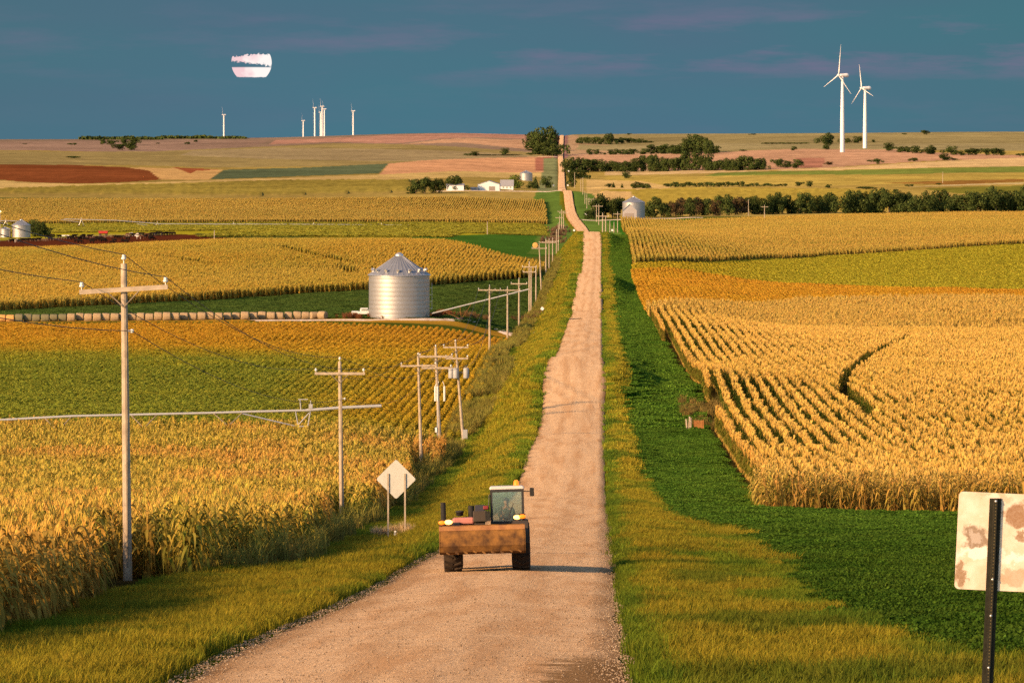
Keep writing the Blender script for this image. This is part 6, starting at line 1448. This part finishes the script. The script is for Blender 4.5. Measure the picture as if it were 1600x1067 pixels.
    for nm, c, d in (('windscreen', ((cl+cr_)/2, yf-.01, (zb+zt)/2), (cr_-cl-.12, .012, zt-zb-.08)), ('rear_window', ((cl+cr_)/2, yb+.01, (zb+zt)/2), (cr_-cl-.12, .012, zt-zb-.08)), ('side_window', (cl+.03, (yf+yb)/2, (zb+zt)/2), (.012, yb-yf-.1, zt-zb-.08)), ('side_window', (cr_-.03, (yf+yb)/2, (zb+zt)/2), (.012, yb-yf-.1, zt-zb-.08))):
        b = MB(); b.box(c, d); b.build(nm, gm, t)
    b = MB(); b.box((Q(775), 1.7, 1.62), (.5, .12, .62)); b.box((Q(775), 1.45, 1.42), (.5, .5, .14)); b.build('seat', M_DARK, t, bevel=.04)
    b = MB(); b.lathe([(.16, -.012), (.175, 0), (.16, .012), (.145, 0), (.16, -.012)], (0, 0, 0), 20); b.tube((0, 0, 0), (0, -.25, -.4), .02, n=6)
    sw = b.build('steering_wheel', M_DARK, t, True); sw.location = (Q(775), 1.0, 1.72); sw.rotation_euler = (-.6+0, 0, 0)
    amb = mat('amber_lens', (.3, .10, .01), .3, emit=((1.0, .15, .008), 1.5)); ambw = mat('lamp_lens', (.3, .2, .08), .3, emit=((1.0, .42, .09), 4.0))
    def lamp(nm, cx, cyy, yy, r, m):
        b = MB(); b.box((Q(cx), yy+.06, Z(cyy)), (r*2.3, .08, r*2.0)); b.build(nm+'_housing', M_DARK, t)
        b = MB(); b.sph((Q(cx), yy, Z(cyy)), r, 12, (1.3, .6, .8)); b.build(nm, m, t, True)
    lamp('flasher', 203, 523, -.55, .085, amb); lamp('headlight', 262, 520, -.5, .10, ambw); lamp('headlight', 865, 496, .4, .09, ambw); lamp('flasher', 912, 490, .38, .09, amb)
    b = MB(); b.tube((Q(235), .4, 1.3), (Q(235), -.4, Z(540)), .03, n=6); b.build('lamp_bracket', M_DARK, t)
    b = MB(); b.lathe([(0, 0), (.10, 0), (.09, .04), (.075, .14), (.04, .18), (0, .19)], (Q(866), 1.1, zt+.16), 14); b.build('beacon', amb, t, True)
    b = MB(); b.path([(cr_, yf, zt-.02), (cr_+.26, yf-.1, Z(272))], .018, 6); b.build('mirror_arm', M_DARK, t)
    b = MB(); b.box((Q(1003), yf-.12, Z(277)), (.14, .07, .28)); b.build('mirror', M_DARK, t, bevel=.02)
    for fx, wy in ((-1.03, .15), (1.2, .15), (-1.03, 2.95), (1.2, 2.95)):
        if wy > 1:
            b = MB(); b.box((fx, wy, 1.56), (.55, 1.3, .05)); b.build('mudguard', M_BODY, t, bevel=.02)
    return t, Q(775), 1.45
LD, sx_, sy2 = loader()
def driver():
    M_SK = mat('skin_tone', (.42, .22, .14), .6); M_SH = mat('dark_green_shirt', (.06, .075, .05), .9); M_TR = mat('work_trousers', (.05, .06, .09), .9); M_CAP = mat('dark_cap', (.05, .045, .04), .9)
    t = empty('person', (0, 0, 0)); tag(t, 'driver in a dark green shirt seated at the loader wheel', 'person')
    t.matrix_world = LD.matrix_basis @ Matrix.Translation((sx_, sy2, 1.48))
    sh = 1
    J = [(0, .05, .05, .13), (0, .06, .28, .135), (0, .05, .46, .15), (0, .03, .56, .07), (0, .0, .62, .062)]; E = [(0, 1), (1, 2), (2, 3), (3, 4)]
    for s in (-1, 1):
        k = len(J); J += [(s*.19, .04, .48, .068), (s*.25, -.08, .27, .05), (s*.15, -.33, .27, .038), (s*.13, -.40, .29, .034)]; E += [(2, k), (k, k+1), (k+1, k+2), (k+2, k+3)]
        for f in range(4):
            q = len(J); fx = s*(.15-.018*f); J += [(fx, -.44-.004*(f % 2), .30, .010), (fx-s*.01, -.475+.004*f, .285, .009), (fx-s*.012, -.47, .262, .008)]; E += [(k+3, q), (q, q+1), (q+1, q+2)]
        q = len(J); J += [(s*.095, -.41, .30, .011), (s*.085, -.44, .28, .009)]; E += [(k+3, q), (q, q+1)]
        k = len(J); J += [(s*.1, .0, .04, .09), (s*.14, -.42, .07, .07), (s*.14, -.52, -.33, .05), (s*.14, -.64, -.36, .04)]; E += [(0, k), (k, k+1), (k+1, k+2), (k+2, k+3)]
    k = len(J); J += [(0, -.01, .70, .085), (0, -.01, .78, .075)]; E += [(4, k), (k, k+1)]
    body = skin_mesh('body', J, E, M_SK, root=0, sub=1); body.parent = t
    b = MB(); b.sph((0, -.01, .73), .1, 14, (.82, .98, 1.18)); b.sph((0, -.115, .72), .018, 8, (.8, 1.2, 1.5)); b.box((0, -.1, .68), (.045, .012, .01))
    for s in (-1, 1): b.sph((s*.083, 0, .72), .022, 8, (.4, .8, 1.2)); b.sph((s*.033, -.097, .745), .011, 8)
    b.build('face', M_SK, t, True)
    JS = [(x, y, z, r+.014) for x, y, z, r in J[:3]]+[(0, .04, .54, .075)]; ES = [(0, 1), (1, 2), (2, 3)]
    for s in (-1, 1): k = len(JS); JS += [(s*.19, .04, .48, .082), (s*.25, -.08, .27, .064), (s*.16, -.30, .27, .05)]; ES += [(2, k), (k, k+1), (k+1, k+2)]
    skin_mesh('shirt', JS, ES, M_SH, root=0).parent = t
    JT = [(0, .05, .03, .14)]; ET = []
    for s in (-1, 1): k = len(JT); JT += [(s*.1, .0, .04, .105), (s*.14, -.42, .07, .085), (s*.14, -.51, -.28, .065)]; ET += [(0, k), (k, k+1), (k+1, k+2)]
    skin_mesh('trousers', JT, ET, M_TR, root=0).parent = t
    b = MB(); b.sph((0, 0, .78), .105, 14, (.86, 1.0, .75)); b.box((0, -.13, .785), (.13, .1, .012)); b.build('cap', M_CAP, t, True)
driver()

# ------------------------------------------------------------------ moon behind cloud bars
def moon():
    d = ray(393, 98.5); D = 26000.; R = 31.5/F*D
    m = bpy.data.materials.new('moonlit_disc'); m.use_nodes = True; T = NT(m.node_tree); tcn = T.n('ShaderNodeTexCoord'); s = T.n('ShaderNodeSeparateXYZ')
    sc2 = T.n('ShaderNodeVectorMath', operation='SCALE'); sc2.inputs['Scale'].default_value = 1/R; T.l(tcn.outputs['Object'], sc2.inputs[0]); T.l(sc2.outputs[0], s.inputs[0])
    z = s.outputs[2]; x = s.outputs[0]
    mp = T.n('ShaderNodeMapping'); mp.inputs['Scale'].default_value = (4.2, 4.2, 6.5); T.l(sc2.outputs[0], mp.inputs[0]); n = T.noise(mp.outputs[0], 1.0, 5, .62)
    wz = T.m('ADD', z, T.m('MULTIPLY', T.m('SUBTRACT', n, .5), .6))
    wz2 = T.m('ADD', z, T.m('MULTIPLY', T.m('SUBTRACT', n, .5), .1))
    bar = T.m('SUBTRACT', wz, T.m('MULTIPLY', x, -.13))       # cloud bar across the middle
    hid1 = T.m('MULTIPLY', T.mapr(z, -.27, -.21), T.mapr(bar, .04, -.04))
    hid2 = T.mapr(T.m('ADD', wz, T.m('MULTIPLY', x, -.08)), .33, .37)
    lowc = T.mapr(wz2, -.68, -.72)
    hid = T.m('MAXIMUM', T.m('MAXIMUM', hid1, hid2), lowc, clamp=True)
    em = T.n('ShaderNodeEmission'); mar = T.noise(sc2.outputs[0], 1.3, 3, .5); cc = T.mix(T.mapr(T.m('SUBTRACT', mar, T.m('MULTIPLY', x, .35)), .35, .6), lin(255, 246, 240), lin(244, 205, 208)); T.l(cc, em.inputs[0]); em.inputs[1].default_value = EMK
    tr = T.n('ShaderNodeBsdfTransparent'); mx = T.n('ShaderNodeMixShader'); T.l(hid, mx.inputs[0]); T.l(em.outputs[0], mx.inputs[1]); T.l(tr.outputs[0], mx.inputs[2])
    o = T.n('ShaderNodeOutputMaterial'); T.l(mx.outputs[0], o.inputs[0])
    b = MB(); b.sph((0, 0, 0), R, 64); ob = b.build('moon', m, smooth=True); ob.location = (d[0]*D, D, CAMZ+d[2]*D); tag(ob, 'bright full moon cut by dark cloud bars in the upper left sky', 'moon')
moon()
